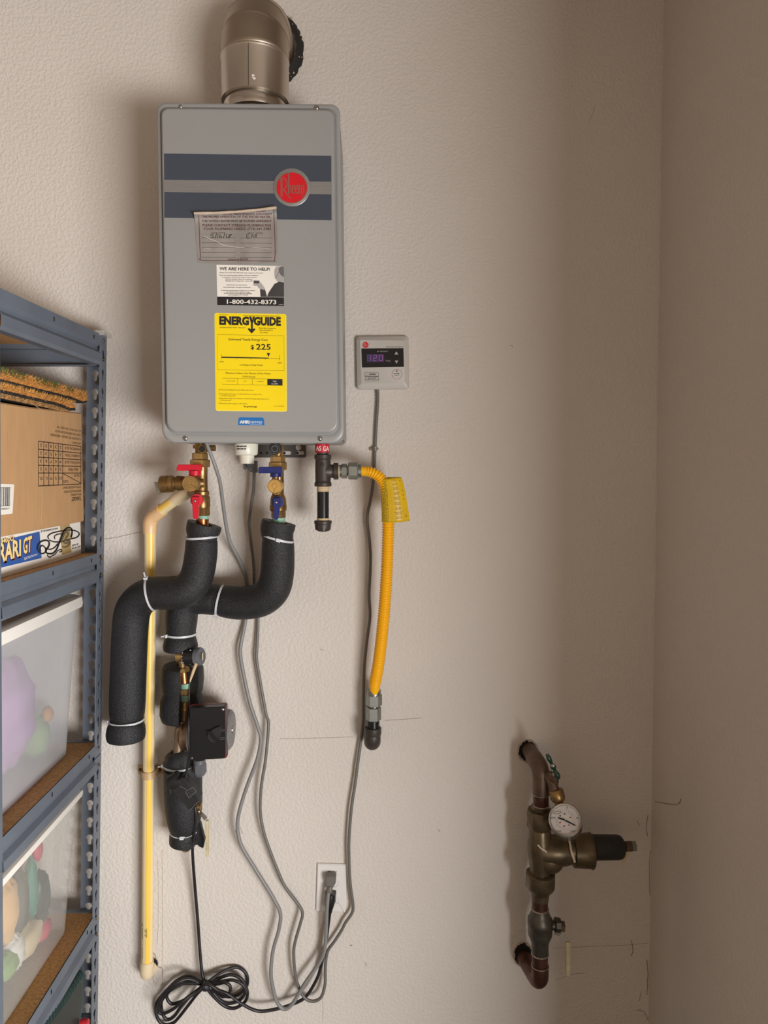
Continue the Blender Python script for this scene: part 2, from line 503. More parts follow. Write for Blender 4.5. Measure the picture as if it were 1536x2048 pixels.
M['carton_e'] = mat('cardboard_crease', (214, 176, 132), 0.75, var=0.1, vscale=40)
M['ink_br'] = mat('brown_black_ink', (62, 42, 32), 0.75, var=0.2, vscale=80)
M['coir'] = mat('coir_fibre', (206, 142, 66), 0.9, var=0.4, vscale=150, col2=(150, 92, 40), bump=0.7, bscale=220, bdist=0.003)
M['coir2'] = mat('coir_fibre_tan', (184, 136, 80), 0.9, var=0.4, vscale=150, col2=(128, 88, 48), bump=0.7, bscale=220, bdist=0.003)
M['coir_f'] = mat('coir_strand', (236, 176, 96), 0.85, var=0.35, vscale=90)
M['coir_g'] = mat('coir_strand_tan', (206, 162, 104), 0.85, var=0.35, vscale=90)
M['grass'] = mat('green_fibre', (74, 108, 44), 0.9, var=0.4, vscale=120)
M['bin_m'] = clear_mat('milky_plastic', (206, 206, 208), 0.5, 0.3)
M['bin_c'] = clear_mat('clear_plastic', (206, 204, 198), 0.36, 0.08)
M['lid'] = mat('white_lid', (236, 230, 222), 0.4, var=0.03, vscale=10)
M['purple'] = mat('purple_cloth', (196, 140, 206), 0.7, var=0.2, vscale=14)
M['pink'] = mat('pink_toy', (206, 70, 100), 0.6, var=0.2, vscale=14)
M['cream'] = mat('cream_toy', (226, 206, 168), 0.7, var=0.15, vscale=14)
M['peach'] = mat('peach_toy', (234, 186, 122), 0.7, var=0.15, vscale=14)
M['teal'] = mat('teal_toy', (70, 140, 122), 0.6, var=0.2, vscale=14)
M['dgrey'] = mat('dark_toy', (66, 70, 66), 0.7, var=0.2, vscale=14)
M['leaf'] = mat('green_toy', (132, 168, 100), 0.7, var=0.2, vscale=14)
M['amber'] = mat('amber_toy', (216, 152, 60), 0.7, var=0.2, vscale=14)
M['white_t'] = mat('white_toy', (222, 220, 214), 0.7, var=0.08, vscale=14)
M['reel'] = mat('dark_green_plastic', (18, 50, 48), 0.4, var=0.2, vscale=24)
M['reel_d'] = mat('dark_reel_side', (40, 46, 42), 0.5, var=0.2, vscale=24)
M['redk'] = mat('red_knob', (196, 40, 52), 0.35, var=0.1, vscale=24)
M['race_b'] = mat('race_box_blue', (42, 92, 170), 0.4, var=0.15, vscale=18)
M['race_y'] = mat('race_box_cream', (250, 222, 150), 0.5, var=0.08, vscale=40)
M['race_t'] = mat('packing_tape', (186, 160, 108), 0.3, var=0.15, vscale=30)
M['race_tr'] = mat('taped_track_print', (112, 98, 76), 0.4, var=0.15, vscale=30)
M['clearcap'] = clear_mat('clear_cap', (206, 200, 190), 0.5, 0.2)
M['paint'] = mat('paint_smear', (222, 206, 186), 0.5, var=0.2, vscale=120)
M['glaze'] = clear_mat('gauge_glass', (240, 240, 240), 0.06, 0.05)

# ================================================================== THE SETTING
TOPC, BOTC = W(1327, 0, 0), W(1297, 2048, 0)
lean = (TOPC.x - BOTC.x) / (TOPC.z - BOTC.z)
def cx(z): return BOTC.x + (z - BOTC.z) * lean
H, LW = 2.85, -1.95
mb = MB(); mb.box((LW - 0.12, 0, 0), (1.2, 0.12, H)); wall_back = obj('wall_back', mb, M['wall'], kind='structure')
mb = MB()
rw = [[Vector((cx(z), 0.0, z)), Vector((cx(z) + 0.12, 0.0, z)), Vector((cx(z) + 0.12, -1.15, z)), Vector((cx(z), -1.15, z))] for z in (0, H)]
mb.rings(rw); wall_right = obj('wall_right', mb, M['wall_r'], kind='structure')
mb = MB(); mb.box((LW - 0.12, -3.4, 0), (LW, 0, H)); obj('wall_left', mb, M['ceil'], kind='structure')
mb = MB(); mb.box((LW - 0.12, -3.4, -0.12), (3.2, 0.12, 0)); obj('floor', mb, M['floor'], kind='structure')
mb = MB(); mb.box((LW - 0.12, -3.4, H), (3.2, 0.12, H + 0.12)); obj('ceiling', mb, M['ceil'], kind='structure')
# unseen header over the open garage door, added to dim the upper wall
mb = MB(); mb.box((LW, -3.55, 1.95), (3.2, -3.4, H)); obj('wall_front_light_block', mb, M['wall_r'], kind='structure')

# cracks, dents and scuffs in the drywall
def wobble(pts, amp=1.0, k=5):
    q = catmull(pts, k)
    return [(x + random.uniform(-amp, amp) * 0.5, y + random.uniform(-amp, amp) * 0.5) for x, y in q]
for pts, wd in (([(206, 1079), (232, 1075), (262, 1068), (290, 1063)], 1.2), ([(560, 1478), (640, 1476), (706, 1474)], 0.7), ([(770, 1441), (800, 1439), (842, 1436)], 0.8),
                ([(316, 1720), (317, 1800), (315, 1890)], 0.5), ([(324, 1700), (325, 1800), (324, 1900), (326, 1970)], 0.45), ([(306, 1905), (312, 1915), (311, 1930), (322, 1936)], 2.0),
                ([(311, 1935), (306, 1950), (308, 1966)], 1.0), ([(318, 1934), (324, 1936), (325, 1960)], 0.9), ([(640, 1960), (645, 1985), (646, 2040)], 0.6),
                ([(1296, 1630), (1293, 1650), (1295, 1672)], 2.0), ([(1301, 1700), (1299, 1740), (1300, 1790)], 1.6), ([(1262, 1880), (1266, 1900), (1262, 1912)], 2.0),
                ([(1294, 1920), (1296, 1950), (1294, 1990)], 2.2), ([(1282, 1986), (1279, 2002)], 1.2), ([(1272, 2020), (1288, 2024), (1296, 2040)], 1.6),
                ([(1105, 1896), (1180, 1893), (1260, 1890), (1296, 1886)], 0.7), ([(1110, 1960), (1140, 1950), (1170, 1946)], 0.7), ([(1178, 246), (1186, 226), (1190, 214)], 0.7),
                ([(1275, 1640), (1279, 1652)], 1.6), ([(1020, 690), (1026, 694)], 1.4), ([(876, 1658), (880, 1664)], 1.4), ([(470, 1660), (474, 1668)], 1.6),
                ([(640, 1298), (648, 1302)], 1.2), ([(480, 1655), (486, 1668)], 1.2), ([(700, 1892), (704, 1890)], 2.6), ([(730, 1925), (733, 1932)], 1.6)):
    mb = MB(); mb.ribbon(wobble(pts), wd * 0.8, at(0.0006)); obj('wall_crack', mb, M['crack'], wall_back)
mb = MB()
def atr(px, py):
    p = WX(px, py, cx(1.2) - 0.0012)
    return Vector((cx(p.z) - 0.0012, p.y, p.z))
mb.ribbon(wobble([(1306, 1603), (1322, 1606), (1340, 1609), (1352, 1608), (1358, 1598)], 1.5), 1.4, atr)
obj('wall_crack', mb, M['crack'], wall_right)
mb = MB()
pts = [W(1327 - 30 * t / 2048 + random.uniform(-.6, .6), t, 0.001) for t in range(-20, 1290, 14)]
mb.tube(pts, 0.0011, 5)
obj('trim_corner', mb, M['wall'], wall_back)

def ragged(c, r, n=26, j=0.16, ky=1.0):
    return [(c[0] + r * math.cos(2 * PI * i / n) * (1 + random.uniform(-j, j)), c[1] + r * ky * math.sin(2 * PI * i / n) * (1 + random.uniform(-j, j))) for i in range(n)]
for c, r, ky in (((1056, 1502), 18.5, 1.12), ((1046, 1909), 17.5, 1.3), ((307, 1928), 9, 1.3), ((374, 1676), 18, 1.0)):
    mb = MB(); mb.poly(ragged(c, r, ky=ky), at(0.0010)); ho = obj('pipe_hole', mb, M['hole'], wall_back)
    mb = MB()
    n = 26; out = ragged(c, r * 1.16, ky=ky, j=0.05); inn = ragged(c, r * 1.0, ky=ky, j=0.07)
    V = [W(x, y, 0.0006) for x, y in out] + [W(x, y, 0.003) for x, y in inn]
    mb.add(V, [(i, (i + 1) % n, n + (i + 1) % n, n + i) for i in range(n)]); obj('hole_rim', mb, M['gypsum'], wall_back)

# ================================================================== WATER HEATER
HQ = [(314, 206), (680, 209), (688.5, 887), (325, 885)]
HT = thing('water_heater', 'grey tankless water heater with dark blue band mounted high on the wall', 'water heater', W(505, 886, 0.0))
DF = 0.235
bq = inset_quad(HQ, 3, 2, 2.0, 2)
mb = MB()
F = [W(x, y, 0.212) for x, y in rquad(bq, 14)]
mb.rings([[p + Vector((0, 0.196, 0)) for p in F], F]); obj('body', mb, M['heater_s'], HT)
IN = (10, 12, 14, 24)
def hloop(k, d, r, q=HQ):
    return [W(x, y, d) for x, y in rquad(inset_quad(q, *[a * k for a in IN]), r, 8)]
mb = MB()
RR = [19, 19, 27, 27]
mb.rings([hloop(0.05, 0.2125, RR), hloop(0, 0.2135, RR), hloop(0, 0.2225, RR), hloop(0.1, 0.2245, RR), hloop(0.60, 0.2245, [15, 15, 22, 22]),
          hloop(0.72, 0.2225, [15, 15, 22, 22]), hloop(0.78, 0.2235, [15, 15, 22, 22]), hloop(0.88, 0.2325, [15, 15, 21, 21]), hloop(1.0, 0.2347, [14, 14, 20, 20]), hloop(1.15, DF, [13, 13, 19, 19])])
cover = obj('front_cover', mb, M['heater'], HT, sharp=60)
h1, h2, h3, h4 = (at(DF + k * 0.0004) for k in (1, 2, 3, 4))
mb = MB(); mb.poly([(328, 307), (662.5, 311.7), (663.2, 440.5), (328.8, 435.5)], h1); obj('blue_band', mb, M['banner'], HT, 'dark blue band')
mb = MB(); mb.poly([(328, 359.6), (662.5, 363.4), (662.8, 388.8), (328.3, 384)], h2); obj('silver_stripe', mb, M['silver'], HT)
# badge
BC = (583.6, 375.3)
mb = MB(); bcw = W(*BC, DF); rb_ = 37.2 * mpp(bcw); mb.lathe3(bcw, bcw + Vector((0, -0.0022, 0)), [(0.05, rb_), (0.7, rb_), (1, rb_ * .97)], 40); badge = obj('badge', mb, M['silver'], HT, 'round badge with red centre')
mb = MB(); mb.disc(BC, 31, at(DF + 0.0026), 40); obj('badge_face', mb, M['badge_red'], badge, 'red face')
b8 = lambda pts: [(520 + x / 9.6, 320 + y / 9.6) for x, y in pts]
hb = at(DF + 0.0030)
mb = MB()
mb.ring(BC, 31, 1.3, hb)
mb.ribbon(b8([(402, 352), (404, 520), (408, 705)]), 1.7, hb)
mb.ribbon(b8([(425, 352), (425, 520), (425, 700)]), 0.9, hb)
mb.ribbon(b8([(385, 372), (405, 350), (440, 346), (480, 366), (510, 410), (520, 460), (508, 510), (482, 548), (455, 568), (432, 556)]), 1.5, hb)
mb.ribbon(b8([(440, 560), (500, 630), (545, 690), (570, 726), (598, 732)]), 1.5, hb)
mb.ribbon(b8([(552, 240), (550, 420), (548, 650)]), 1.9, hb)
for x0, kind in ((560, 'h'), (620, 'e'), (685, 'e'), (750, 'm')):
    if kind == 'h':
        mb.ribbon(b8([(555, 520), (566, 488), (582, 485), (592, 505), (594, 640)]), 1.4, hb)
    elif kind == 'e':
        mb.ribbon(b8([(x0, 560), (x0 + 38, 560), (x0 + 40, 510), (x0 + 28, 484), (x0 + 10, 486), (x0, 520), (x0, 600), (x0 + 10, 640), (x0 + 30, 640), (x0 + 42, 612)]), 1.4, hb)
    else:
        for k in range(3): mb.ribbon(b8([(x0 + 44 * k, 482), (x0 + 44 * k, 655)]), 1.6, hb)
        mb.ribbon(b8([(x0, 510), (x0 + 18, 484), (x0 + 44, 500), (x0 + 62, 484), (x0 + 88, 505)]), 1.4, hb)
mb.disc((520 + 815 / 9.6, 320 + 688 / 9.6), 1.2, hb, 8)
obj('badge_lettering', mb, M['badge_metal'], badge)
# screws
def screw_at(parent, p, r, mt, name='screw', ax=Vector((0, -1, 0))):
    p = Vector(p); mb = MB()
    mb.lathe3(p, p + ax * r * 0.7, [(0, r * 1.0), (0.35, r), (0.8, r * 0.72), (1, r * 0.3)], 14)
    s_ = obj(name, mb, mt, parent)
    return s_
for x, y, r in ((633, 216, 5.0), (361, 213, 3.6), (370.5, 876.6, 5.0), (640, 877, 5.0)):
    screw_at(HT, W(x, y, 0.2243), r * 0.001, M['screw'])
    mb = MB(); c = at(0.2285); mb.ribbon([(x - 1.6, y), (x + 1.6, y)], 0.8, c); mb.ribbon([(x, y - 1.6), (x, y + 1.6)], 0.8, c); obj('screw_slot', mb, M['black'], HT)
xr = W(686, 500, 0.2).x
for y in (285, 317, 884):
    p = W(679 if y < 800 else 686.5, y, 0.16)
    screw_at(HT, p, 0.004, M['screw'], ax=Vector((1, 0, 0)))

# --- maintenance sticker with its curled top
def stk_d(px, py):
    t = (py - 424 + (px - 388) * 0.066) / 24.0
    k = max(0.0, 1 - max(t, 0.0))
    return DF + 0.0008 + 0.012 * k * k
def stk(px, py, e=0.0): return W(px, py, stk_d(px, py) + e)
mb = MB(); nx, ny = 14, 22; V = []
for j in range(ny + 1):
    v = j / ny
    for i in range(nx + 1):
        u = i / nx
        V.append(stk(388 + 165 * u + v * (8 - 5 * u), 426 - 11.5 * u * u + v * (99 + 11 * u)))
mb.add(V, [(j * (nx + 1) + i, j * (nx + 1) + i + 1, (j + 1) * (nx + 1) + i + 1, (j + 1) * (nx + 1) + i) for j in range(ny) for i in range(nx)])
st = obj('maintenance_sticker', mb, M['foil'], HT, 'crumpled silver foil sticker with curled top edge', fix=False)
mb = MB()
mb.tube([stk(388 + 165 * u, 426.5 - 11.5 * u * u, 0.001) for u in [i / 12 for i in range(13)]], [0.0022 + 0.0008 * math.sin(i) ** 2 for i in range(13)], 10)
obj('curled_edge', mb, M['foil_roll'], st)
c3 = lambda x, y: (380 + x * .14323, 400 + y * .14323)
sf = lambda px, py: stk(px, py, 0.0005)
def cl(mb, t, x0, x1, base, cap, fn, slope=0.0, bold=0.0):
    a = c3(x0, base); b = c3(x1, base)
    mb.line(t, a[0], b[0], a[1], cap * .14323, fn, slope, bold)
mb = MB()
cl(mb, 'ENDED', 925, 1055, 166, 20, sf, -0.02, 0.02)
cl(mb, 'TATIVE MAINTENANCE CAN HARM', 455, 1140, 212, 30, sf, -0.005, 0.02)
cl(mb, 'THE PROPER OPERATION OF THIS WATER HEATER.', 170, 1130, 250, 32, sf, 0, 0.02)
cl(mb, 'THIS WATER HEATER MUST BE FLUSHED ANNUALLY.', 165, 1145, 308, 32, sf, 0, 0.02)
cl(mb, 'PLEASE CONTACT STERLING PLUMBING FOR', 175, 1135, 367, 34, sf, 0.004, 0.02)
cl(mb, 'YOUR PLUMBING NEEDS. (714) 641-5485', 185, 1130, 418, 34, sf, 0, 0.02)
cl(mb, 'License # 825182', 530, 810, 838, 24, sf, 0, 0.01)
cl(mb, 'Date / Initials', 300, 490, 464, 18, sf); cl(mb, 'Date / Initials', 820, 1020, 468, 18, sf)
mb.ribbon(catmull([(397.5, 431), (399, 470), (401, 512), (405, 520.5), (470, 521), (543, 522), (549.5, 518), (550, 480), (547.5, 420)], 5), 1.1, sf)
obj('sticker_print', mb, M['maroon'], st)
mb = MB()
for y in (525, 597, 660, 730, 800):
    mb.ribbon([c3(165, y), c3(640, y + 3)], 0.45, sf); mb.ribbon([c3(700, y + 4), c3(1150, y + 5)], 0.45, sf)
pen = lambda pts, wd=0.95: mb.ribbon(catmull([c3(*p) for p in pts], 4), wd, sf)
pen([(338, 476), (300, 478), (292, 492), (322, 500), (320, 522), (290, 530)]); pen([(372, 455), (362, 500), (352, 535)]); pen([(392, 470), (386, 530)])
pen([(428, 474), (414, 505), (420, 528), (440, 522), (436, 506), (416, 512)]); pen([(488, 455), (476, 500), (462, 535)]); pen([(510, 472), (504, 532)]); pen([(588, 482), (540, 482), (560, 505), (545, 530), (530, 520), (590, 478)])
pen([(838, 474), (796, 476), (794, 532), (842, 530)]); pen([(795, 504), (830, 502)]); pen([(858, 530), (868, 478), (890, 520), (924, 474), (920, 534)])
obj('handwriting', mb, M['black'], st)
mb = MB()
sf2 = lambda px, py: stk(px, py, 0.0007)
mb.ribbon([c3(*p) for p in catmull([(190, 505), (250, 525), (300, 552), (380, 580), (450, 625), (520, 640), (600, 655), (760, 662)], 4)], 1.1, sf2)
mb.ribbon([c3(*p) for p in catmull([(850, 660), (1000, 670), (1060, 672), (1110, 692)], 4)], 0.8, sf2)
mb.ribbon([c3(*p) for p in catmull([(190, 690), (230, 672), (300, 690)], 4)], 0.5, sf2)
obj('crease', mb, M['crease'], st)

# --- help sticker
mb = MB(); mb.poly([(433, 529.6), (567, 532), (568, 612), (434.8, 610)], h1); hs = obj('help_sticker', mb, M['white'], HT, 'white sticker with black phone number bar')
mb = MB()
mb.poly([(434.5, 593.4), (567.8, 594.6), (568, 612), (434.8, 610)], h2)
cl(mb, 'WE ARE HERE TO HELP!', 412, 1116, 980, 45, h2, 0.012, 0.018)
for t, x0, x1, b in (('Please DO NOT RETURN this water heater to the store.', 415, 1025, 1021), ('If you are experiencing problems with the installation', 415, 955, 1056), ('or operation of this water heater, please call the', 445, 930, 1083),
                     ('toll free number below for assistance', 495, 872, 1110), ('Monday thru Sunday 8 am - 8 pm EST', 500, 875, 1136), ('POR FAVOR NO DEVUELVA', 512, 796, 1194), ('este calentador de agua al almacen.', 468, 850, 1225),
                     ('Si usted esta experimentando problemas con la instalacion', 435, 910, 1267), ('o la operacion de este calentador de agua,', 502, 840, 1289), ('Por favor llame al numero abajo para asistencia', 475, 866, 1310), ('lunes a domingo, 8 A.M. - 8 P.M. EST', 540, 812, 1332)):
    cl(mb, t, x0, x1, b, 15, h2, 0.008, 0.004)
obj('sticker_print', mb, M['black'], hs)
mb = MB(); cl(mb, '1-800-432-8373', 515, 1205, 1448, 62, h3, 0.01, 0.02); cl(mb, 'GUARDS', 1238, 1305, 1466, 10, h3); obj('phone_number', mb, M['white'], hs)
P3 = lambda pts: [c3(*p) for p in pts]
mb = MB(); mb.poly(P3([(1075, 1350), (1100, 1290), (1180, 1172), (1240, 1142), (1311, 1150), (1312, 1355), (985, 1352), (978, 1244), (1042, 1232), (1060, 1290)]), h2); obj('printed_jacket', mb, M['grey3'], hs)
mb = MB(); mb.poly(P3([(1183, 975), (1200, 935), (1240, 926), (1310, 926), (1311, 1140), (1265, 1144), (1225, 1142), (1205, 1118), (1196, 1078), (1180, 1058)]), h3)
obj('printed_head', mb, M['grey1'], hs); mb = MB()
mb.poly(P3([(945, 1192), (958, 1150), (982, 1148), (1010, 1180), (1046, 1232), (1040, 1256), (985, 1244), (952, 1222)]), h3)
obj('printed_hand', mb, M['grey1'], hs)
mb = MB(); mb.poly(P3([(888, 1120), (970, 1122), (966, 1204), (886, 1196)]), h2); obj('printed_device', mb, M['grey1'], hs)
mb = MB(); mb.poly(P3([(1236, 960), (1268, 930), (1310, 928), (1311, 1080), (1270, 1050), (1248, 1010)]), h4); mb.ribbon(P3(catmull([(1186, 1096), (1200, 1076), (1232, 1030), (1250, 985), (1290, 935)], 4)), 0.7, h4)
obj('printed_headset', mb, M['grey2'], hs)
mb = MB(); mb.poly(P3([(892, 1130), (970, 1132), (968, 1166), (890, 1162)]), h3); obj('printed_screen', mb, M['grey3'], hs)

# --- energy label
c4 = lambda x, y: (420 + x * .12203, 610 + y * .12203)
P4 = lambda pts: [c4(*p) for p in pts]
EQ = P4([(72, 128), (1252, 148), (1263, 1750), (92, 1735)])
mb = MB(); mb.poly(rquad(EQ, 4.5, 5), h1); el = obj('energy_label', mb, M['yellow_e'], HT, 'bright yellow energy label')
mb = MB(); mb.poly(rquad(inset_quad(EQ, 1.6, 1.6, 1.6, 1.8), 3.5, 5), h2); obj('label_field', mb, M['yellow_l'], el)
def el_line(mb, t, x0, x1, base, cap, fn=h3, slope=0.016, bold=0.0):
    a = c4(x0, base); b = c4(x1, base); mb.line(t, a[0], b[0], a[1], cap * .12203, fn, slope, bold)
mb = MB()
el_line(mb, 'ENERG', 152, 640, 316, 132, bold=0.055); el_line(mb, 'GUIDE', 716, 1162, 326, 132, bold=0.055)
mb.poly(P4([(640, 188), (680, 188), (690, 250), (702, 188), (738, 188), (702, 300), (702, 410), (672, 410), (672, 300)]), h3)
mb.poly(P4([(618, 396), (642, 376), (672, 402), (702, 402), (724, 380), (746, 400), (683, 468)]), h3)
el_line(mb, 'Estimated Yearly Energy Cost', 308, 945, 578, 38, bold=0.015)
el_line(mb, '$', 668, 722, 722, 72, bold=0.02); el_line(mb, '225', 756, 994, 730, 96, bold=0.015)
mb.poly(P4([(190, 846), (960, 864), (960, 880), (190, 866)]), h3)
mb.poly(P4([(930, 786), (986, 788), (960, 852)]), h3)
mb.ribbon(P4([(955, 878), (1146, 882)]), 0.6, h3)
for x, y0, y1 in ((190, 805, 890), (430, 860, 888), (668, 865, 892), (908, 870, 896), (1144, 822, 906)): mb.ribbon(P4([(x, y0), (x, y1)]), 0.5, h3)
mb.poly(P4([(940, 1212), (1188, 1216), (1188, 1320), (940, 1314)]), h3)
for y in (1390, 1455, 1531, 1608): mb.disc(c4(155, y), 0.9, h3, 8)
el_line(mb, 'ftc.gov/energy', 555, 770, 1674, 26, bold=0.015)
obj('lettering', mb, M['black'], el)
mb = MB()
mb.ribbon(P4([(120, 486), (1212, 504), (1216, 1078), (124, 1060)]), 0.55, h3, True)
mb.ribbon(P4([(203, 1199), (1188, 1216), (1188, 1320), (203, 1297)]), 0.5, h3, True)
for x in (452, 694): mb.ribbon(P4([(x, 1204), (x, 1304)]), 0.5, h3)
for t, x0, x1, b, cp, bo in (('U.S. Government', 150, 295, 166, 16, 0), ('Federal law prohibits removal of this label before consumer purchase', 540, 1140, 180, 15, 0.01), ('Instantaneous Water Heater - Natural Gas', 160, 585, 376, 22, 0),
                             ('Rheem Sales Company, Inc.', 808, 1082, 388, 22, 0.005), ('Model: RTG-84DVLN-1', 808, 1030, 424, 22, 0.005), ('(84117070N)', 822, 945, 462, 22, 0.005), ('$190', 158, 222, 940, 22, 0.01), ('$255', 1115, 1180, 956, 22, 0.01),
                             ('Cost Range of Similar Models', 488, 868, 992, 24, 0.005), ('Maximum Gallons Per Minute of Hot Water', 260, 998, 1128, 28, 0.005), ('(GPM Rating)', 530, 740, 1186, 28, 0), ('very small', 270, 408, 1252, 20, 0), ('low', 555, 600, 1256, 20, 0), ('medium', 770, 878, 1260, 20, 0),
                             ('Your cost will depend on your utility rates and use', 172, 715, 1398, 22, 0), ('Cost range based only on models fueled by natural gas with a', 172, 848, 1464, 20, 0), ('4.5 GPM rating (4.7)', 172, 415, 1494, 20, 0),
                             ('Estimated energy cost is based on a national average natural gas cost of', 172, 968, 1538, 20, 0), ('$1.09 per therm', 172, 345, 1570, 20, 0), ('Estimated yearly energy use 206 therms', 172, 612, 1622, 22, 0), ('Part No. AD43368', 1048, 1212, 1664, 16, 0)):
    el_line(mb, t, x0, x1, b, cp, bold=bo, slope=0.014)
obj('fine_print', mb, M['olive'], el)
mb = MB(); el_line(mb, 'high', 1032, 1090, 1260, 26, h4); el_line(mb, '4.5 GPM', 1006, 1110, 1302, 22, h4); obj('lettering', mb, M['white'], el)
# --- certification sticker
CQ = P4([(468, 1842), (882, 1846), (892, 1972), (460, 1970)])
mb = MB(); mb.poly(rquad(CQ, [3.5, 3.5, 0.5, 0.5], 4), h1); cs = obj('certification_sticker', mb, M['blue_l'], HT, 'small blue sticker')
mb = MB(); el_line(mb, 'AHRI', 486, 646, 1940, 52, h2, 0.01, 0.05); el_line(mb, 'CERTIFIED', 656, 858, 1940, 38, h2, 0.01, 0.005); mb.ribbon(P4([(655, 1955), (850, 1958)]), 0.5, h2); mb.ribbon(P4([(484, 1916), (650, 1898)]), 0.4, h2)
obj('lettering', mb, M['white'], cs)

# --- wall bracket under the heater, drain fitting
mb = MB(); mb.slab(rquad(rect(503, 872, 612, 915), [2, 2, 3, 2], 4), 0.004, 0.0003, 0.5); wb = obj('wall_bracket', mb, M['bracket'], HT, 'dark grey mounting bracket with slots')
mb = MB(); bk = at(0.0046); mb.disc((597, 895), 5.6, bk, 20)
obj('bracket_hole', mb, M['wall'], wb)
for x in (574, 600):
    mb = MB(); mb.poly(rquad(rect(x - 7.6, 902.5, x + 8.2, 909.5), 3.4, 5), bk); obj('bracket_slot', mb, M['wall'], wb)
for x in (569, 595, 522, 534):
    mb = MB(); mb.disc((x, 906), 2.6, at(0.005), 14); obj('bracket_screw', mb, M['rubber'], wb)
mb = MB()
mb.lathe((492, 887.5, 0.115), (492, 911, 0.115), [(0, 23.5), (0.1, 24), (0.8, 23.2), (0.95, 21.5), (1, 18)], 32)
mb.lathe((493.5, 910, 0.115), (493.5, 927.5, 0.115), [(0, 14.8), (0.95, 14.6), (1, 13.8)], 28)
df = obj('drain_fitting', mb, M['pvc_w'], HT, 'white plastic drain fitting')
mb = MB()
fdr = lambda px, py: W(px, py, 0.1155) + Vector((0, -math.sqrt(max(0.0, (23.6 ** 2 - (px - 492) ** 2))) * mpp(W(492, 895, 0.115)), 0))
for y, segs in ((893, ((477, 483), (484, 490), (491, 497))), (898, ((477, 484), (485, 491), (492, 496)))):
    for a, b in segs: mb.ribbon([(a + (b - a) * i / 3, y + (0.6 if i % 2 else 0)) for i in range(4)], 2.6, fdr)
obj('printed_mark', mb, M['grey3'], df)

# ================================================================== VENT PIPE
VP_ = thing('vent_pipe', 'stainless steel flue pipe with segmented elbow on top of the heater', 'pipe', W(511, 208, 0.12))
DV = 0.125
base = W(511, 199, DV); zs = W(511, 121, DV).z; R_ = 0.0695
bx_, by_ = base.x, -DV
zb = W(511, 207, DV).z
mb = MB()
A = Vector((bx_, by_, zb)); B = Vector((bx_, by_, zs))
mb.lathe3(A, B, [(0.0, R_ * 0.93), (0.0, R_), (0.93, R_), (0.95, R_ * 1.012), (0.975, R_ * 1.02), (1, R_ * 1.005)], 48); pipe = obj('pipe_section', mb, M['steel'], VP_)
mb = MB()
z0 = W(511, 240, DV).z
A = Vector((bx_, by_, z0 - 0.004)); B = Vector((bx_, by_, zb + 0.002))
mb.lathe3(A, B, [(0, R_ * 0.80), (0.25, R_ * 0.80), (0.3, R_ * 0.9), (0.55, R_ * 0.95), (0.8, R_ * 0.93), (1, R_ * 0.9)], 48); obj('adapter_collar', mb, M['steel_b'], VP_, 'bright collar')
RB = 0.092; Cc = Vector((bx_, by_ + RB, zs))
def el(th, r, n=40):
    c = Cc + Vector((0, -RB * math.cos(th), RB * math.sin(th)))
    rad = Vector((0, -math.cos(th), math.sin(th)))
    return [c + Vector((1, 0, 0)) * r * math.cos(2 * PI * j / n) + rad * r * math.sin(2 * PI * j / n) for j in range(n)]
NG = 4
for g in range(NG):
    t0, t1 = PI / 2 * g / NG, PI / 2 * (g + 1) / NG
    mb = MB(); mb.rings([el(t0 + 0.004, R_ * 0.99), el(t0 + 0.02, R_ * 1.012), el(t0 + 0.06, R_ * 1.0), el(t1 + 0.006, R_ * 1.0)], False, False)
    obj('elbow_segment', mb, M['steel_d'], VP_, sharp=50)
mb = MB(); Z = Cc + Vector((0, 0, RB))
mb.lathe3(Z + Vector((0, -0.004, 0)), Vector((Z.x, -0.0004, Z.z)), [(0, R_ * 0.99), (1, R_ * 0.99)], 40); obj('wall_stub', mb, M['steel_d'], VP_)
mb = MB()
n = 64; yw = -0.0005; rng = []
for rr, yy in ((R_ * 1.02, yw - 0.02), (R_ * 1.12, yw - 0.016), (R_ * 1.22, yw - 0.006), (R_ * 1.24, yw)):
    rng.append([Vector((Z.x + 0.004 + rr * (1 + random.uniform(-0.025, 0.03)) * math.cos(2 * PI * j / n), yy, Z.z + rr * (1 + random.uniform(-0.025, 0.03)) * math.sin(2 * PI * j / n))) for j in range(n)])
mb.rings(rng, False, False); obj('wall_collar', mb, M['rubber'], VP_, 'ragged dark sealant around the wall hole')
mb = MB()
for i in range(46):
    a = random.uniform(-1.3, 1.3); rr = R_ * random.uniform(1.08, 1.25)
    p = Vector((Z.x + 0.004 + rr * math.cos(a), -random.uniform(0.004, 0.017), Z.z + rr * math.sin(a)))
    mb.sphere(p, random.uniform(0.001, 0.0024), 6, 4)
obj('sealant_crumbs', mb, M['gypsum'], VP_, kind='stuff')
fp = lambda px, py: (lambda q: Vector((q.x, by_ - math.sqrt(max(0, R_ ** 2 - (q.x - bx_) ** 2)) - 0.0006, q.z)))(W(px, py, DV + 0.067))
mb = MB(); mb.ribbon([(497, 84 + i * 8) for i in range(12)], 1.0, fp); obj('pipe_seam', mb, M['rubber'], pipe)
mb = MB(); mb.disc((506, 152), 2.2, fp, 10); mb.disc((509, 158), 2.6, fp, 10); mb.ribbon([(504, 157), (510, 151)], 1.2, fp); obj('paint_spot', mb, M['white'], pipe)

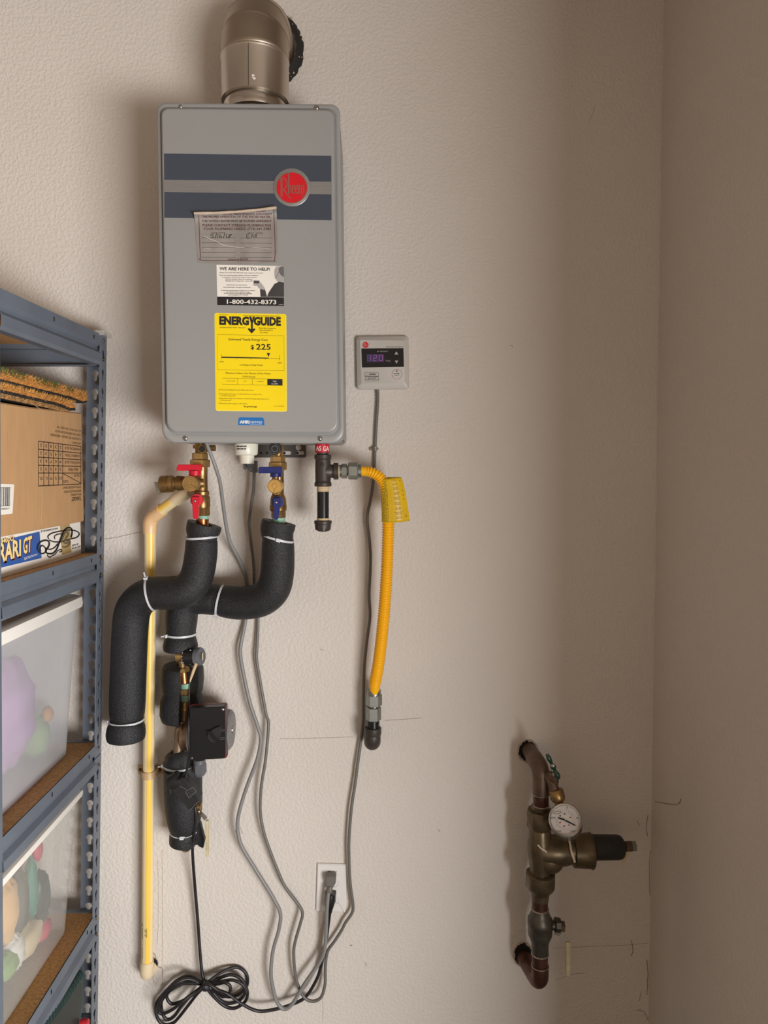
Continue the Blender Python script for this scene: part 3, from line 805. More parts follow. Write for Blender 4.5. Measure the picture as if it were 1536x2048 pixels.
# ================================================================== SERVICE VALVES
def lever_bar(mb, x0, x1, y0, y1, d, th=0.012, tip=6):
    mb.slab([(x0 + tip * 0.6, y0), (x1, y0), (x1, y1), (x0, y1), (x0, y0 + tip)], d + th / 2, d - th / 2, 0.7)
DH = 0.125
hv = thing('hot_service_valve', 'brass service valve with two red levers under the heater', 'valve', W(402, 1040, DH))
mb = MB()
mb.cyl((400, 887, DH), (400, 908, DH), 9.5)
mb.cyl((398, 890, DH), (398, 897, DH), 12)
mb.cyl((413, 896, DH), (431, 896, DH), 6.2, 18, 1)
q0 = W(404, 898, DH + .02); mb.lathe3(q0 + Vector((0, .02, 0)), q0, [(0, .0095), (0.8, .0095), (1, .0085)], 22)
obj('inlet_fitting', mb, M['brass_d'], hv)
mb = MB(); mb.disc((404, 898), 6.4, at(DH + 0.0206), 20); obj('port_opening', mb, M['rubber'], hv)
mb = MB(); mb.cyl((400, 906, DH), (400, 919.5, DH), 16, 6, 1.2); mb.cyl((400, 919, DH), (400, 934, DH), 20, 6, 1.5); obj('union_nut', mb, M['brass'], hv)
mb = MB()
mb.lathe((403, 932, DH), (404, 1016, DH), [(0, 13), (0.03, 11.8), (0.25, 11.5), (0.58, 11.8), (0.61, 14.6), (0.68, 14.6), (0.70, 13.6), (0.74, 15.8), (0.96, 16.2), (1, 15)], 28)
obj('valve_body', mb, M['brass_d'], hv)
mb = MB(); mb.cyl((406, 1015, DH), (406, 1031, DH), 13.8, 6, 1.0); obj('outlet_nut', mb, M['brass_d'], hv)
mb = MB(); mb.cyl((406.5, 1030, DH), (406.5, 1039, DH), 10.4, 20); obj('thread_tape', mb, M['tape_g'], hv)
mb = MB(); mb.cyl((405, 1038, DH), (405, 1056, DH), 12.3, 24); obj('copper_stub', mb, M['copper'], hv)
# relief valve to the side
mb = MB()
mb.lathe((322, 969, DH + 0.01), (372, 966, DH + 0.015), [(0, 15.5), (0.02, 17.2), (0.30, 17.4), (0.31, 15.5), (0.36, 15.5), (0.37, 17.0), (0.52, 16.2), (0.56, 13.0), (0.62, 12.5), (0.66, 15.2), (0.86, 14.6), (1.0, 12.5)], 28)
obj('relief_valve', mb, M['brass_d'], hv, 'side relief valve of brown brass')
mb = MB(); mb.lathe((366, 967, DH + 0.012), (408, 966, DH + 0.006), [(0, 12), (0.5, 13), (1, 10)], 20); obj('branch', mb, M['brass_d'], hv)
mb = MB(); a, b = W(392, 966.5, DH), W(380, 967.5, DH + 0.052)
mb.lathe3(a, b, [(0, .0125), (0.62, .0125), (0.64, .0172), (0.95, .0172), (1, .0160)], 32); obj('drain_cap', mb, M['brass'], hv)
mb = MB()
for k in range(3): mb.ring((380, 967.2), 4 + 4 * k, 0.5, at(DH + 0.0528), 28)
mb.ribbon([(380, 968), (388, 974), (396, 977)], 1.0, at(DH + 0.0530)); obj('cap_ring', mb, M['brass_d'], hv)
mb = MB(); mb.slab(rquad([(308, 963.5), (319.5, 965), (322.5, 987.5), (315, 988.5)], 2, 3), DH + 0.016, DH + 0.011, 0.4); obj('relief_lever', mb, M['galv'], hv, 'grey test lever')
mb = MB(); mb.cyl((317, 969, DH + 0.012), (323, 969, DH + 0.012), 5, 12); obj('lever_pin', mb, M['galv'], hv)
mb = MB(); lever_bar(mb, 353, 401.5, 929, 941.5, DH + 0.030, 0.016); mb.cyl((390, 941, DH + 0.030), (390, 951, DH + 0.030), 12.2, 20, 0.8); obj('lever', mb, M['red_h'], hv, 'red lever turned sideways')
mb = MB(); a, b = W(394, 1000, DH + 0.010), W(393.5, 1000, DH + 0.030)
mb.lathe3(a, b, [(0, .0135), (0.85, .0135), (1, .0125)], 28)
mb.slab([(383.5, 994), (397, 994), (396.5, 1010), (395.5, 1036), (393, 1038.5), (387.5, 1038), (385.5, 1034)], DH + 0.040, DH + 0.0285, 0.8); lv = obj('lever', mb, M['red_h'], hv, 'red lever pointing down')
screw_at(lv, W(389.7, 1002, DH + 0.040), 0.003, M['screw'])

DC = 0.12
cv = thing('cold_service_valve', 'brass service valve with two blue levers under the heater', 'valve', W(556, 1040, DC))
mb = MB(); mb.cyl((556, 889, DC), (556, 914, DC), 10)
mb.tube([W(*p) for p in catmull([(565, 890, DC + 0.01), (567, 900, DC + 0.012), (563, 912, DC + 0.012)], 4)], 0.0012, 6); obj('inlet_fitting', mb, M['brass'], cv)
mb = MB(); a, b = W(552, 897, DC), W(549.5, 897.5, DC + 0.034); mb.lathe3(a, b, [(0, .010), (0.3, .0138), (0.9, .0138), (1, .0125)], 10); obj('filter_cap', mb, M['black_p'], cv, 'black knurled cap')
mb = MB(); mb.ring((549.5, 897.5), 6, 1.6, at(DC + 0.0345), 20); mb.ring((549.5, 897.5), 10, 0.8, at(DC + 0.0345), 20); obj('cap_ring', mb, M['gland'], cv)
mb = MB(); mb.cyl((555.5, 912, DC), (555.5, 924.5, DC), 15.2, 6, 1.2); mb.cyl((555.5, 924, DC), (555.5, 940.5, DC), 18, 6, 1.5); obj('union_nut', mb, M['brass'], cv)
mb = MB(); mb.lathe((556, 939, DC), (556.5, 1022, DC), [(0, 12.5), (0.04, 11.6), (0.50, 11.6), (0.6, 12), (0.66, 14.6), (0.74, 16), (0.84, 16.2), (0.86, 17), (0.98, 17), (1, 15)], 28); obj('valve_body', mb, M['brass_d'], cv)
mb = MB(); mb.cyl((557, 1021, DC), (557, 1035.5, DC), 14.4, 6, 1.0); obj('outlet_nut', mb, M['brass_d'], cv)
mb = MB(); mb.cyl((557.3, 1035, DC), (557.3, 1045, DC), 12.6, 20); obj('thread_tape', mb, M['tape_g'], cv)
mb = MB(); mb.cyl((557, 1044, DC), (557, 1056, DC), 12.0, 24); obj('copper_stub', mb, M['copper'], cv)
mb = MB(); lever_bar(mb, 516.5, 563.5, 933.5, 946.5, DC + 0.030, 0.016, 4); mb.cyl((551.5, 946, DC + 0.030), (551.5, 954, DC + 0.030), 11.3, 20, 0.8); obj('lever', mb, M['blue_h'], cv, 'blue lever turned sideways')
mb = MB(); mb.cyl((551, 953, DC + 0.028), (551, 960, DC + 0.028), 7, 16); obj('lever_stem', mb, M['brass_d'], cv)
mb = MB(); a, b = W(557, 972, DC), W(549, 972.3, DC + 0.045); mb.lathe3(a, b, [(0, .0125), (0.62, .0125), (0.64, .0155), (0.95, .0155), (1, .0145)], 32); obj('drain_cap', mb, M['brass_g'], cv)
mb = MB(); fc = at(DC + 0.0458); mb.ring((549, 972.3), 5, 0.7, fc, 24); mb.ring((549, 972.3), 12.8, 0.5, fc, 28); mb.ribbon(catmull([(549, 978), (547.5, 985), (552, 989), (559, 987)], 4), 1.6, fc); obj('cap_ring', mb, M['brass'], cv)
mb = MB(); a, b = W(555, 1004, DC + 0.010), W(554.5, 1004, DC + 0.030)
mb.lathe3(a, b, [(0, .0135), (0.85, .0135), (1, .0125)], 28)
mb.slab([(546, 996), (559, 996), (558.5, 1015), (556.8, 1036), (554, 1039.5), (549.5, 1039), (547.5, 1036)], DC + 0.040, DC + 0.0285, 0.8); lv = obj('lever', mb, M['blue_h'], cv, 'blue lever pointing down')
screw_at(lv, W(552.5, 1005, DC + 0.040), 0.003, M['screw'])

# ================================================================== FOAM PIPE INSULATION
def foam(parent, pts, rads, k=6, seg=28, name='foam_sleeve', holes=(True, True)):
    q = catmull([tuple(p) + (r,) for p, r in zip(pts, rads)], k)
    P = [W(*p[:3]) for p in q]; R = [p[3] * mpp(c) for p, c in zip(q, P)]
    t0 = (P[1] - P[0]).normalized(); t1 = (P[-1] - P[-2]).normalized()
    mb = MB()
    PP = list(P); RRR = list(R)
    if holes[0]: PP = [P[0] + t0 * 0.012, P[0] + t0 * 0.0005] + PP; RRR = [R[0] * 0.42, R[0] * 0.5] + RRR
    if holes[1]: PP = PP + [P[-1] - t1 * 0.0005, P[-1] - t1 * 0.012]; RRR = RRR + [R[-1] * 0.5, R[-1] * 0.42]
    # frames from the clean path so the turned-in ends stay straight
    n = len(PP); rings = []; u = None
    for i in range(n):
        j = min(max(i - (2 if holes[0] else 0), 0), len(P) - 1)
        t = (P[min(j + 1, len(P) - 1)] - P[max(j - 1, 0)]).normalized()
        if u is None: u, _ = frame(t)
        else: u = (u - t * u.dot(t)).normalized()
        v = t.cross(u)
        rings.append([PP[i] + (u * math.cos(2 * PI * a / seg) + v * math.sin(2 * PI * a / seg)) * RRR[i] for a in range(seg)])
    mb.rings(rings)
    return obj(name, mb, M['foam'], parent, sharp=60)

def zip_tie(parent, c, r, ax2, d, head=(1, 0), wd=0.0045, tail=12, tdir=None):
    """band round a sleeve: c pixel centre, r pixel radius, ax2 pixel direction of the sleeve"""
    C0 = W(*c, d); sc = mpp(C0)
    ax = (W(c[0] + ax2[0], c[1] + ax2[1], d) - C0).normalized()
    mb = MB()
    rr = r * sc; n = 36; u, v = frame(ax)
    prof = [(-wd / 2, rr), (-wd / 2, rr + 0.0014), (wd / 2, rr + 0.0014), (wd / 2, rr)]
    mb.rings([[C0 + ax * a + (u * math.cos(2 * PI * j / n) + v * math.sin(2 * PI * j / n)) * q for j in range(n)] for a, q in prof], closed=True)
    hd = (u * head[0] + v * head[1]).normalized()
    h0 = C0 + hd * (rr + 0.002)
    tv = hd.cross(ax).normalized()
    mb.bar(h0 - tv * 0.0045, h0 + tv * 0.0045, 0.0075, 0.006, ax)
    te = (W(c[0] + tdir[0], c[1] + tdir[1], d) - C0).normalized() if tdir else hd
    mb.bar(h0, h0 + te * tail * sc, 0.003, 0.0012, ax)
    return obj('zip_tie', mb, M['tie'], parent, 'white zip tie')

fh = thing('pipe_insulation', 'long S-shaped black foam pipe sleeve hanging from the red-lever valve', 'insulation', W(252, 1479, 0.075), 'foam sleeves on the water pipes')
foam(fh, [(409.5, 1048, .125), (406, 1062, .125), (404.5, 1074, .125), (403.5, 1083, .125), (402, 1108, .126), (397, 1140, .128), (388, 1164, .129), (368, 1182, .128), (338, 1186, .122), (306, 1187, .112), (281, 1199, .102), (265, 1224, .094), (260, 1266, .088), (257, 1340, .080), (255, 1400, .075), (254, 1428, .073), (253.5, 1440, .073), (253, 1452, .075), (252, 1466, .076), (252, 1477, .076)],
     [34, 33.5, 29.5, 31, 32, 32.5, 33, 33.5, 33.5, 33, 34, 35, 35, 35, 35, 33.5, 31, 36, 38, 36.5])
zip_tie(fh, (404.5, 1074.5), 30.5, (0.08, 1), .125, head=(1, -0.4), tail=14, tdir=(-1, -0.25))
zip_tie(fh, (303, 1187), 34, (-1, 0.22), .111, head=(0.95, 0.35), tail=12, tdir=(-0.3, -1))
zip_tie(fh, (253.5, 1440), 32.5, (0.03, 1), .073, head=(1, 0.25), tail=8, tdir=(-1, 0.4))

fc_ = thing('pipe_insulation', 'black foam pipe sleeve curving from the blue-lever valve and passing behind another sleeve', 'insulation', W(361, 1300, 0.06), 'foam sleeves on the water pipes')
foam(fc_, [(558, 1044, .12), (555, 1060, .12), (556, 1076, .12), (556, 1086, .119), (556, 1112, .115), (554, 1150, .108), (545, 1180, .098), (520, 1200, .086), (482, 1206, .075), (452, 1203, .068), (440, 1201, .066), (428, 1199, .063), (402, 1197, .06), (380, 1201, .058), (366, 1218, .057), (363, 1242, .057), (362, 1262, .057), (361.5, 1268, .057), (361, 1276, .057), (361, 1290, .058), (361, 1299, .058)],
     [34, 34, 30.5, 32, 33, 33.5, 34, 34, 33, 32, 29.5, 31, 31, 31.5, 31.5, 31, 29, 28, 30.5, 34, 33])
zip_tie(fc_, (556, 1076), 31.5, (-0.26, 1), .12, head=(-0.15, 1), tail=4, tdir=(0.5, 0.3))
zip_tie(fc_, (440, 1201), 30.5, (1, 0.2), .066, head=(0.9, 0.45), tail=12, tdir=(0.4, -1))
zip_tie(fc_, (361.5, 1268), 28.8, (0.0, 1), .057, head=(0.8, 0.6), tail=10, tdir=(-1, 0.2))

# split sleeve that stands open round the copper pipe
fs_ = thing('pipe_insulation', 'short split black foam sleeve with a waist, open around the copper pipe above the pump', 'insulation', W(366, 1440, 0.06), 'foam sleeves on the water pipes')
def csleeve(parent, x, y0, y1, d, prof, a0, a1, rin, tilt=0.0):
    p0, p1 = W(x, y0, d), W(x + tilt, y1, d); sc = mpp(p0)
    mb = MB(); ax = p1 - p0; u, v = frame(ax); seg = 30; nprof = len(prof)
    O = []; I = []
    for t, r in prof:
        O.append([p0 + ax * t + (u * math.cos(a0 + (a1 - a0) * j / seg) + v * math.sin(a0 + (a1 - a0) * j / seg)) * r * sc for j in range(seg + 1)])
        I.append([p0 + ax * t + (u * math.cos(a0 + (a1 - a0) * j / seg) + v * math.sin(a0 + (a1 - a0) * j / seg)) * rin * sc for j in range(seg + 1)])
    loops = [O[i] + I[i][::-1] for i in range(nprof)]
    mb.rings(loops)
    return obj('foam_sleeve', mb, M['foam'], parent, sharp=55)
# u points to picture right or left: measure where angle zero lies
_u, _v = frame(W(366, 1440, 0.06) - W(366, 1330, 0.06))
SG = 1 if _u.x > 0 else -1
def ang(deg):       # angle from picture right, through the camera side
    return math.radians(deg) if SG > 0 else PI - math.radians(deg)
A0, A1 = (ang(84), ang(84 + 305))
csleeve(fs_, 366, 1330, 1439, 0.058, [(0, 36), (0.04, 40), (0.25, 41.5), (0.44, 40), (0.50, 36.5), (0.55, 39), (0.65, 43), (0.9, 43.5), (1, 40)], A0, A1, 13, -2)

fl = thing('pipe_insulation', 'black foam sleeve with ragged lower end below the pump', 'insulation', W(366, 1690, 0.055), 'foam sleeves on the water pipes')
foam(fl, [(352, 1500, .058), (358, 1510, .058), (362, 1522, .058), (364, 1527, .058), (366, 1536, .058), (366, 1570, .058), (367, 1610, .058), (368, 1640, .057), (368, 1655, .056), (368, 1661, .055), (367, 1668, .055), (366, 1680, .055), (365, 1687, .055)],
     [25, 33, 35, 34, 37, 37.5, 36.5, 33, 29, 26, 27, 27, 26])
zip_tie(fl, (364, 1527), 35, (0.02, 1), .058, head=(1 * -SG, 0.3), tail=10, tdir=(-1, 0.25))
zip_tie(fl, (368, 1661), 26.5, (0.02, 1), .055, head=(-0.1, 1), tail=6, tdir=(0.6, -0.1))
mb = MB()
fpoly = [(395, 1650), (400, 1646), (404, 1662), (409, 1680), (406, 1697), (399, 1694), (394, 1690), (388, 1691), (388, 1668)]
mb.slab(fpoly, 0.062, 0.05, 0.8); obj('foam_flap', mb, M['foam'], fl)
mb = MB()
for i in range(14):
    x = 340 + 3.4 * i; y = 1685 + random.uniform(-1, 2)
    mb.sphere(W(x, y, 0.055 + 0.027 * math.sqrt(max(0, 1 - ((x - 365) / 27) ** 2))), random.uniform(0.0018, 0.0034), 6, 4)
obj('ragged_edge', mb, M['foam'], fl)

# ================================================================== RECIRCULATION LINE: copper pipe, check valve, pump, ball valve
cp = thing('copper_riser', 'thin vertical copper pipe seen through the split foam sleeve', 'pipe', W(374, 1445, 0.06))
mb = MB(); mb.ptube([(366, 1338, .062), (368, 1360, .064), (371, 1400, .066), (369, 1452, .066)], 9, 4, 18); obj('pipe', mb, M['copper'], cp)
mb = MB()
mb.cyl((370, 1366, .066), (370.5, 1376, .066), 10.4, 18); mb.cyl((371, 1389, .066), (371, 1401, .066), 10.4, 18); obj('thread_tape', mb, M['tape_g'], cp)
mb = MB(); mb.cyl((370, 1377, .066), (370.7, 1388, .066), 11.5, 6, .8); mb.cyl((371, 1402, .066), (370.5, 1420, .066), 11, 18, .8); obj('coupling', mb, M['brass'], cp)
mb = MB(); mb.cyl((370, 1420, .066), (369, 1440, .066), 10.6, 18); obj('sleeve_ring', mb, M['bronze'], cp)

ck = thing('flow_switch', 'small brass valve with a round black coil above the split foam sleeve', 'valve', W(372, 1342, 0.075))
mb = MB(); mb.lathe((352, 1312, .08), (370, 1312, .08), [(0, 9.5), (0.08, 12), (1, 12.2)], 24); mb.cyl((364, 1318, .076), (365, 1339, .072), 7.5, 18); obj('valve_body', mb, M['brass'], ck)
mb = MB(); mb.cyl((366, 1335, .074), (366.2, 1343, .074), 13, 6, 0.8); obj('union_nut', mb, M['brass'], ck)
mb = MB(); mb.lathe((368, 1314, .085), (392, 1313, .085), [(0, 15.5), (0.04, 17), (0.96, 17), (1, 15)], 28); obj('coil', mb, M['black_p'], ck)
mb = MB(); mb.lathe((391, 1313, .085), (403, 1312.5, .089), [(0, 14), (0.2, 17.8), (0.8, 18), (1, 16.8)], 28); cpc = obj('coil_cap', mb, M['gland'], ck)
mb = MB(); p = W(404, 1312.5, .0893); mb.bar(p + Vector((0.0012, 0, .008)), p + Vector((0.0012, 0, -.008)), 0.009, 0.0008, Vector((0, 1, 0))); obj('coil_label', mb, M['cream'], cpc)
for y in (1300.5, 1327.5): screw_at(ck, W(380.5, y, .085 + 0.0125), 0.0022, M['screw'])
mb = MB()
for i in range(40):
    a = random.uniform(0, PI); x = random.choice((368, 369, 391, 392)); r = 17.5 * mpp(W(370, 1313, .085)); c = W(x + random.uniform(-1.5, 1.5), 1313.5, .085)
    mb.sphere(c + Vector((0, -r * math.sin(a), r * math.cos(a))), random.uniform(.0006, .0015), 5, 4)
for i in range(26): mb.sphere(W(390 + random.uniform(-6, 8), 1329 + random.uniform(-5, 5), .095), random.uniform(.0007, .0016), 5, 4)
obj('mineral_crust', mb, M['gypsum'], ck, kind='stuff')
mb = MB(); mb.ptube([(393, 1326, .1), (389, 1336, .104), (384, 1350, .106), (379.5, 1364, .108)], [3, 3.2, 2.8, 1.6], 5, 10); obj('lead_sheath', mb, M['tape_w'], ck)

# pump
pm = thing('circulation_pump', 'circulation pump with a black control box and red motor housing', 'pump', W(415, 1522, 0.06))
PQ = [(379, 1416.5), (450, 1413), (451, 1517.5), (377.5, 1521)]
mb = MB(); mb.slab(rquad(PQ, [4, 4, 7, 4], 5), .148, .131, 1.4); box = obj('control_box', mb, M['black_p'], pm, 'black control box')
mb = MB(); mb.slab(rquad([(379, 1410.5), (453.5, 1407.5), (455, 1517), (379, 1520.5)], [4, 4, 7, 4], 4), .1300, .122, .8); obj('housing', mb, M['pump_red'], pm, 'dark red housing')
mb = MB(); mb.lathe((395, 1459, .088), (461, 1459, .088), [(0, 37), (0.9, 40), (0.95, 39)], 40); obj('motor', mb, M['pump_red'], pm, 'red motor drum')
mb = MB(); mb.lathe((456.5, 1459, .088), (465.5, 1459, .088), [(0, 39.5), (0.5, 38.5), (1, 33), (1, 9), (0.8, 8)], 40); obj('end_plate', mb, M['pump_grey'], pm, 'grey round end plate')
mb = MB(); mb.lathe((463.5, 1459, .088), (466.5, 1459, .088), [(0, 7), (1, 6)], 16); obj('vent_screw', mb, M['screw'], pm)
kf = [(427 + x, 1470.5 + y) for x, y in ((-14, 3), (-10, -6), (0, -13), (8, -16.5), (13, -17), (14, -10), (13.5, 0), (11, 9), (5, 15), (-2, 16), (-9, 12))]
mb = MB(); mb.slab([tuple(p) for p in catmull(kf + [kf[0]], 3)[:-1]], .1535, .1475, 1.2); kn = obj('knob', mb, M['black_pm'], box)
mb = MB(); mb.bar(W(417, 1463, .155), W(434, 1482, .155), .005, .006, Vector((0, 1, 0)))
mb.bar(W(417, 1463, .156), W(434, 1482, .156), .0048, .004); obj('knob_ridge', mb, M['black_p'], kn)
mb = MB()
for y in (1459, 1461.5, 1475, 1478): mb.ribbon([(440, y + 1.2), (450, y)], 0.8, at(.1484))
obj('box_mark', mb, M['gland'], box)
screw_at(box, W(446, 1419, .1475), 0.0036, M['screw']); screw_at(box, W(384, 1516, .1475), 0.0026, M['gland'])
mb = MB(); mb.cyl((399, 1518, .10), (399, 1527, .10), 12, 20); mb.cyl((399.5, 1526, .10), (400, 1545, .10), 13.2, 6, 1); mb.lathe((400, 1544, .10), (400, 1552, .10), [(0, 12), (0.6, 10), (1, 7)], 6); obj('cable_gland', mb, M['gland'], pm, 'grey cable gland')
mb = MB()
mb.lathe((362, 1471, .075), (380, 1471, .075), [(0, 14), (0.12, 24), (0.3, 28), (0.55, 29), (0.6, 31), (1, 31)], 36)
mb.ptube([(356.5, 1506, .075), (356.5, 1488, .075), (357, 1468, .075), (359, 1458, .075), (366, 1453, .074)], [9.5, 9.5, 9.3, 9, 8], 5, 18)
mb.ptube([(369, 1440, .07), (369.5, 1448, .07), (370, 1460, .073)], [10, 9.5, 12], 4, 18)
obj('volute', mb, M['bronze'], pm, 'bronze pump body')

# inline plug block and its cord
blk = thing('plug_connector', 'black plug block strapped slantwise over the lower foam sleeve', 'connector', W(366, 1600, 0.09))
mb = MB()
bq_ = [(333, 1560), (372, 1562), (399, 1600), (379, 1621), (350, 1604), (335, 1584)]
mb.slab([tuple(p) for p in rquad([(336, 1570), (366, 1554), (400, 1600), (378, 1621)], [12, 6, 3, 3], 5)], .128, .097, 2.0)
body_ = obj('body', mb, M['black_pm'], blk)
mb = MB(); a, b = W(341, 1568, .112), W(362, 1556, .112); mb.lathe3(a, b, [(0, .017), (0.1, .019), (0.9, .019), (1, .015)], 22); obj('barrel', mb, M['black_pm'], blk)
mb = MB(); fb = at(.1288)
mb.ribbon(rquad([(371, 1583), (386, 1574), (392.5, 1583), (378, 1596)], 1.5, 3), 1.2, fb, True); mb.ribbon([(357, 1562), (360, 1572), (369, 1577), (373, 1580)], 0.9, fb); mb.ribbon([(379, 1621), (399, 1601)], 0.9, fb)
mb.ribbon([(376, 1586), (384, 1580), (387, 1585), (380, 1590)], 0.7, fb, True); mb.ribbon([(336, 1575), (343, 1562)], 0.6, fb); mb.ribbon([(340, 1578), (341, 1588)], 0.8, fb)
obj('moulded_mark', mb, M['gland'], body_, 'square symbol outline')

bc = thing('power_cord', 'black power cord from the plug block, bundled near the floor and plugged in', 'cord', W(408, 1990, 0.0))
cc = lambda pts, d0=.02: [(300 + x * .14323, 1920 + y * .14323) for x, y in pts]
loops = [[(1000, 170), (1200, 100), (1330, 170), (1365, 290), (1330, 400), (1200, 500), (1050, 505), (930, 440)],
         [(560, 225), (400, 270), (250, 400), (115, 560), (80, 680), (115, 830), (200, 900), (320, 880), (420, 780), (560, 600), (680, 450)],
         [(950, 260), (1130, 205), (1270, 260), (1340, 380), (1362, 480), (1320, 590), (1180, 672), (1040, 640), (900, 520)],
         [(600, 285), (450, 335), (280, 430), (170, 560), (160, 680), (195, 790), (260, 830), (350, 770), (430, 650), (540, 530), (700, 400)],
         [(1000, 300), (1150, 280), (1290, 340), (1330, 450), (1250, 560), (1100, 605), (980, 560), (880, 450)],
         [(500, 325), (330, 390), (240, 480), (250, 560), (310, 610), (430, 580), (560, 510), (680, 420)],
         [(960, 330), (1050, 315), (1120, 370), (1105, 470), (1020, 510), (940, 460)],
         [(550, 265), (350, 330), (190, 480), (130, 620), (130, 730), (200, 745), (330, 680), (450, 580), (650, 430)]]
path = [(390, 1613, .085), (392, 1629, .085), (390.5, 1650, .08), (387, 1677, .075), (385, 1702, .06), (389, 1762, .03), (395.5, 1840, .022), (400, 1903, .022), (404, 1944, .026), (408, 1960, .03)]
for i, lp in enumerate(loops):
    dd = .008 + .0065 * i
    path.append((410 + (i % 3) * 1.5, 1968 + (i % 4) * 2, .034 - 0.0005 * i))
    path += [(x, y, dd if 0 < k < len(lp) - 1 else dd * .5 + .015) for k, (x, y) in enumerate(cc(lp))]
path += [(414, 1968, .05), (436, 1980, .05), (456, 1988, .05), (484, 2008, .045), (517, 2022, .036), (555, 2017.5, .03), (583, 2009, .026), (611, 1994, .024), (633, 1959, .022), (643, 1928, .02), (651.5, 1887, .02), (656.5, 1850, .022), (660, 1824, .03)]
mb = MB(); mb.ptube(path, 3.15, 6, 10); obj('cord', mb, M['cord'], bc)
mb = MB(); a, b = W(404, 1966, .03), W(416, 1976, .03); mb.lathe3(a, b, [(0, .009), (0.3, .0115), (0.7, .0115), (1, .009)], 18); obj('cord_wrap', mb, M['black_pm'], bc, 'twist of black tape round the bundle')
mb = MB(); mb.lathe((661, 1787, .022), (660, 1826, .028), [(0, 8), (0.03, 10.2), (0.3, 10.4), (0.6, 8.2), (0.85, 5), (1, 3.6)], 16)
mb.slab([(651, 1787), (672, 1787), (671, 1806), (652, 1806)], .02, .0085, 1); obj('plug', mb, M['black_p'], bc)
mb = MB(); mb.ptube([(379.5, 1362, .108), (378.5, 1376, .109), (378, 1407, .112), (377.6, 1440, .148), (377.2, 1480, .154), (377.5, 1508, .15), (375, 1532, .125), (370, 1560, .12)], [1.6, 1.6, 1.7, 1.9, 1.9, 2.1, 2.4, 2.6], 6, 10); 
wl = obj('sensor_wire', mb, M['cord'], origin=W(370, 1560, .12)); tag(wl, 'thin black wire running down past the pump into the plug block', 'wire')

# isolating ball valve at the bottom of the line
bv = thing('ball_valve', 'brass ball valve with a cream lever at the foot of the lower foam sleeve', 'valve', W(372, 1700, 0.0))
mb = MB()
mb.ptube([(372, 1682, .055), (372, 1690, .055), (372, 1693, .048), (373, 1688, .03), (374, 1677, 0.001)], [11, 11, 11, 11, 11], 5, 18); obj('elbow', mb, M['brass_d'], bv)
mb = MB(); mb.cyl((392, 1612, .075), (402, 1614, .075), 8, 16, 1); mb.cyl((396, 1618, .075), (400, 1627, .075), 5, 12); obj('stem', mb, M['brass_d'], bv)
mb = MB()
q = [(398, 1624, .078), (404, 1629, .084), (412, 1638, .09), (415, 1645, .09), (413.8, 1660, .09), (413.6, 1690, .09), (413.4, 1712, .09)]
mb.bar(W(*q[0]), W(*q[1]), .009, .002); mb.bar(W(*q[1]), W(*q[2]), .009, .002); obj('lever_arm', mb, M['clip'], bv)
mb = MB(); mb.slab(rquad([(411, 1642), (416.5, 1642), (416.3, 1714), (411.2, 1714)], 2, 3), .092, .084, .6); obj('lever_grip', mb, M['cream_l'], bv, 'cream lever grip')

# ================================================================== RELIEF DRAIN PIPE
rp = thing('relief_drain_pipe', 'cream plastic drain pipe with yellow stripe running down the wall beside the shelves', 'pipe', W(293, 1950, 0.0))
mb = MB()
vert = [(300, 1062, .05), (300.5, 1100, .047), (300, 1200, .043), (299, 1300, .04), (298, 1400, .037), (297.5, 1540, .033), (296, 1700, .030), (295, 1820, .028), (294, 1926, .027)]
mb.ptube(vert, [11.6, 11.6, 11.5, 11.4, 11.3, 11, 11, 11, 11.2], 5, 26); dp = obj('pipe', mb, M['cpvc'], rp)
mb = MB()
q = catmull(vert, 5); V = []; sg = 8
for p in q:
    c = W(*p); r = 11.35 * mpp(c) + .0004
    for j in range(sg + 1):
        a = math.radians(44 + 46 * j / sg)
        V.append(c + Vector((math.cos(a) * r, -math.sin(a) * r, 0)))
n = sg + 1
mb.add(V, [(i * n + j, i * n + j + 1, (i + 1) * n + j + 1, (i + 1) * n + j) for i in range(len(q) - 1) for j in range(sg)]); obj('yellow_stripe', mb, M['cpvc_y'], dp, fix=False)
mb = MB(); mb.ptube([(366, 988, .10), (353, 998, .092), (330, 1015, .075), (314, 1027, .063)], [10.8, 11, 11.3, 11.4], 4, 24); obj('pipe', mb, M['cpvc'], rp)
mb = MB(); V = []
q = catmull([(346, 1003, .087), (330, 1015, .075), (316, 1025.5, .0645)], 4)
for p in q:
    c = W(*p); r = 11.3 * mpp(c) + .0005
    t = (W(314, 1027, .063) - W(366, 988, .1)).normalized(); u, v = frame(t); up = u if u.z > 0 else -u
    for j in range(9):
        a = math.radians(50 + 50 * j / 8); V.append(c + up * math.cos(a) * r + v * math.sin(a) * r)
mb.add(V, [(i * 9 + j, i * 9 + j + 1, (i + 1) * 9 + j + 1, (i + 1) * 9 + j) for i in range(len(q) - 1) for j in range(8)]); obj('yellow_stripe', mb, M['cpvc_y'], rp, fix=False)
mb = MB(); mb.ptube([(382, 983, .112), (372, 986, .105), (352, 999, .091)], [12.5, 13.2, 13.4], 4, 24); obj('coupling', mb, M['cpvc_c'], rp)
mb = MB(); mb.ptube([(325, 1019, .071), (316, 1026, .064), (306, 1034, .056), (301, 1044, .052), (300, 1056, .05), (300, 1066, .0495)], [13.4, 13.6, 13.8, 13.8, 13.6, 13.4], 5, 26); obj('elbow', mb, M['cpvc_f'], rp, 'tan elbow')
mb = MB(); mb.ptube([(294, 1921, .027), (293.8, 1930, .027), (293, 1940, .0265), (294, 1945, .022), (299, 1940, .01), (303, 1934, 0.0005)], [13, 13.2, 13.2, 13, 12.5, 12.5], 5, 24); obj('elbow', mb, M['cpvc_c'], rp, 'cream elbow into the wall')
mb = MB()
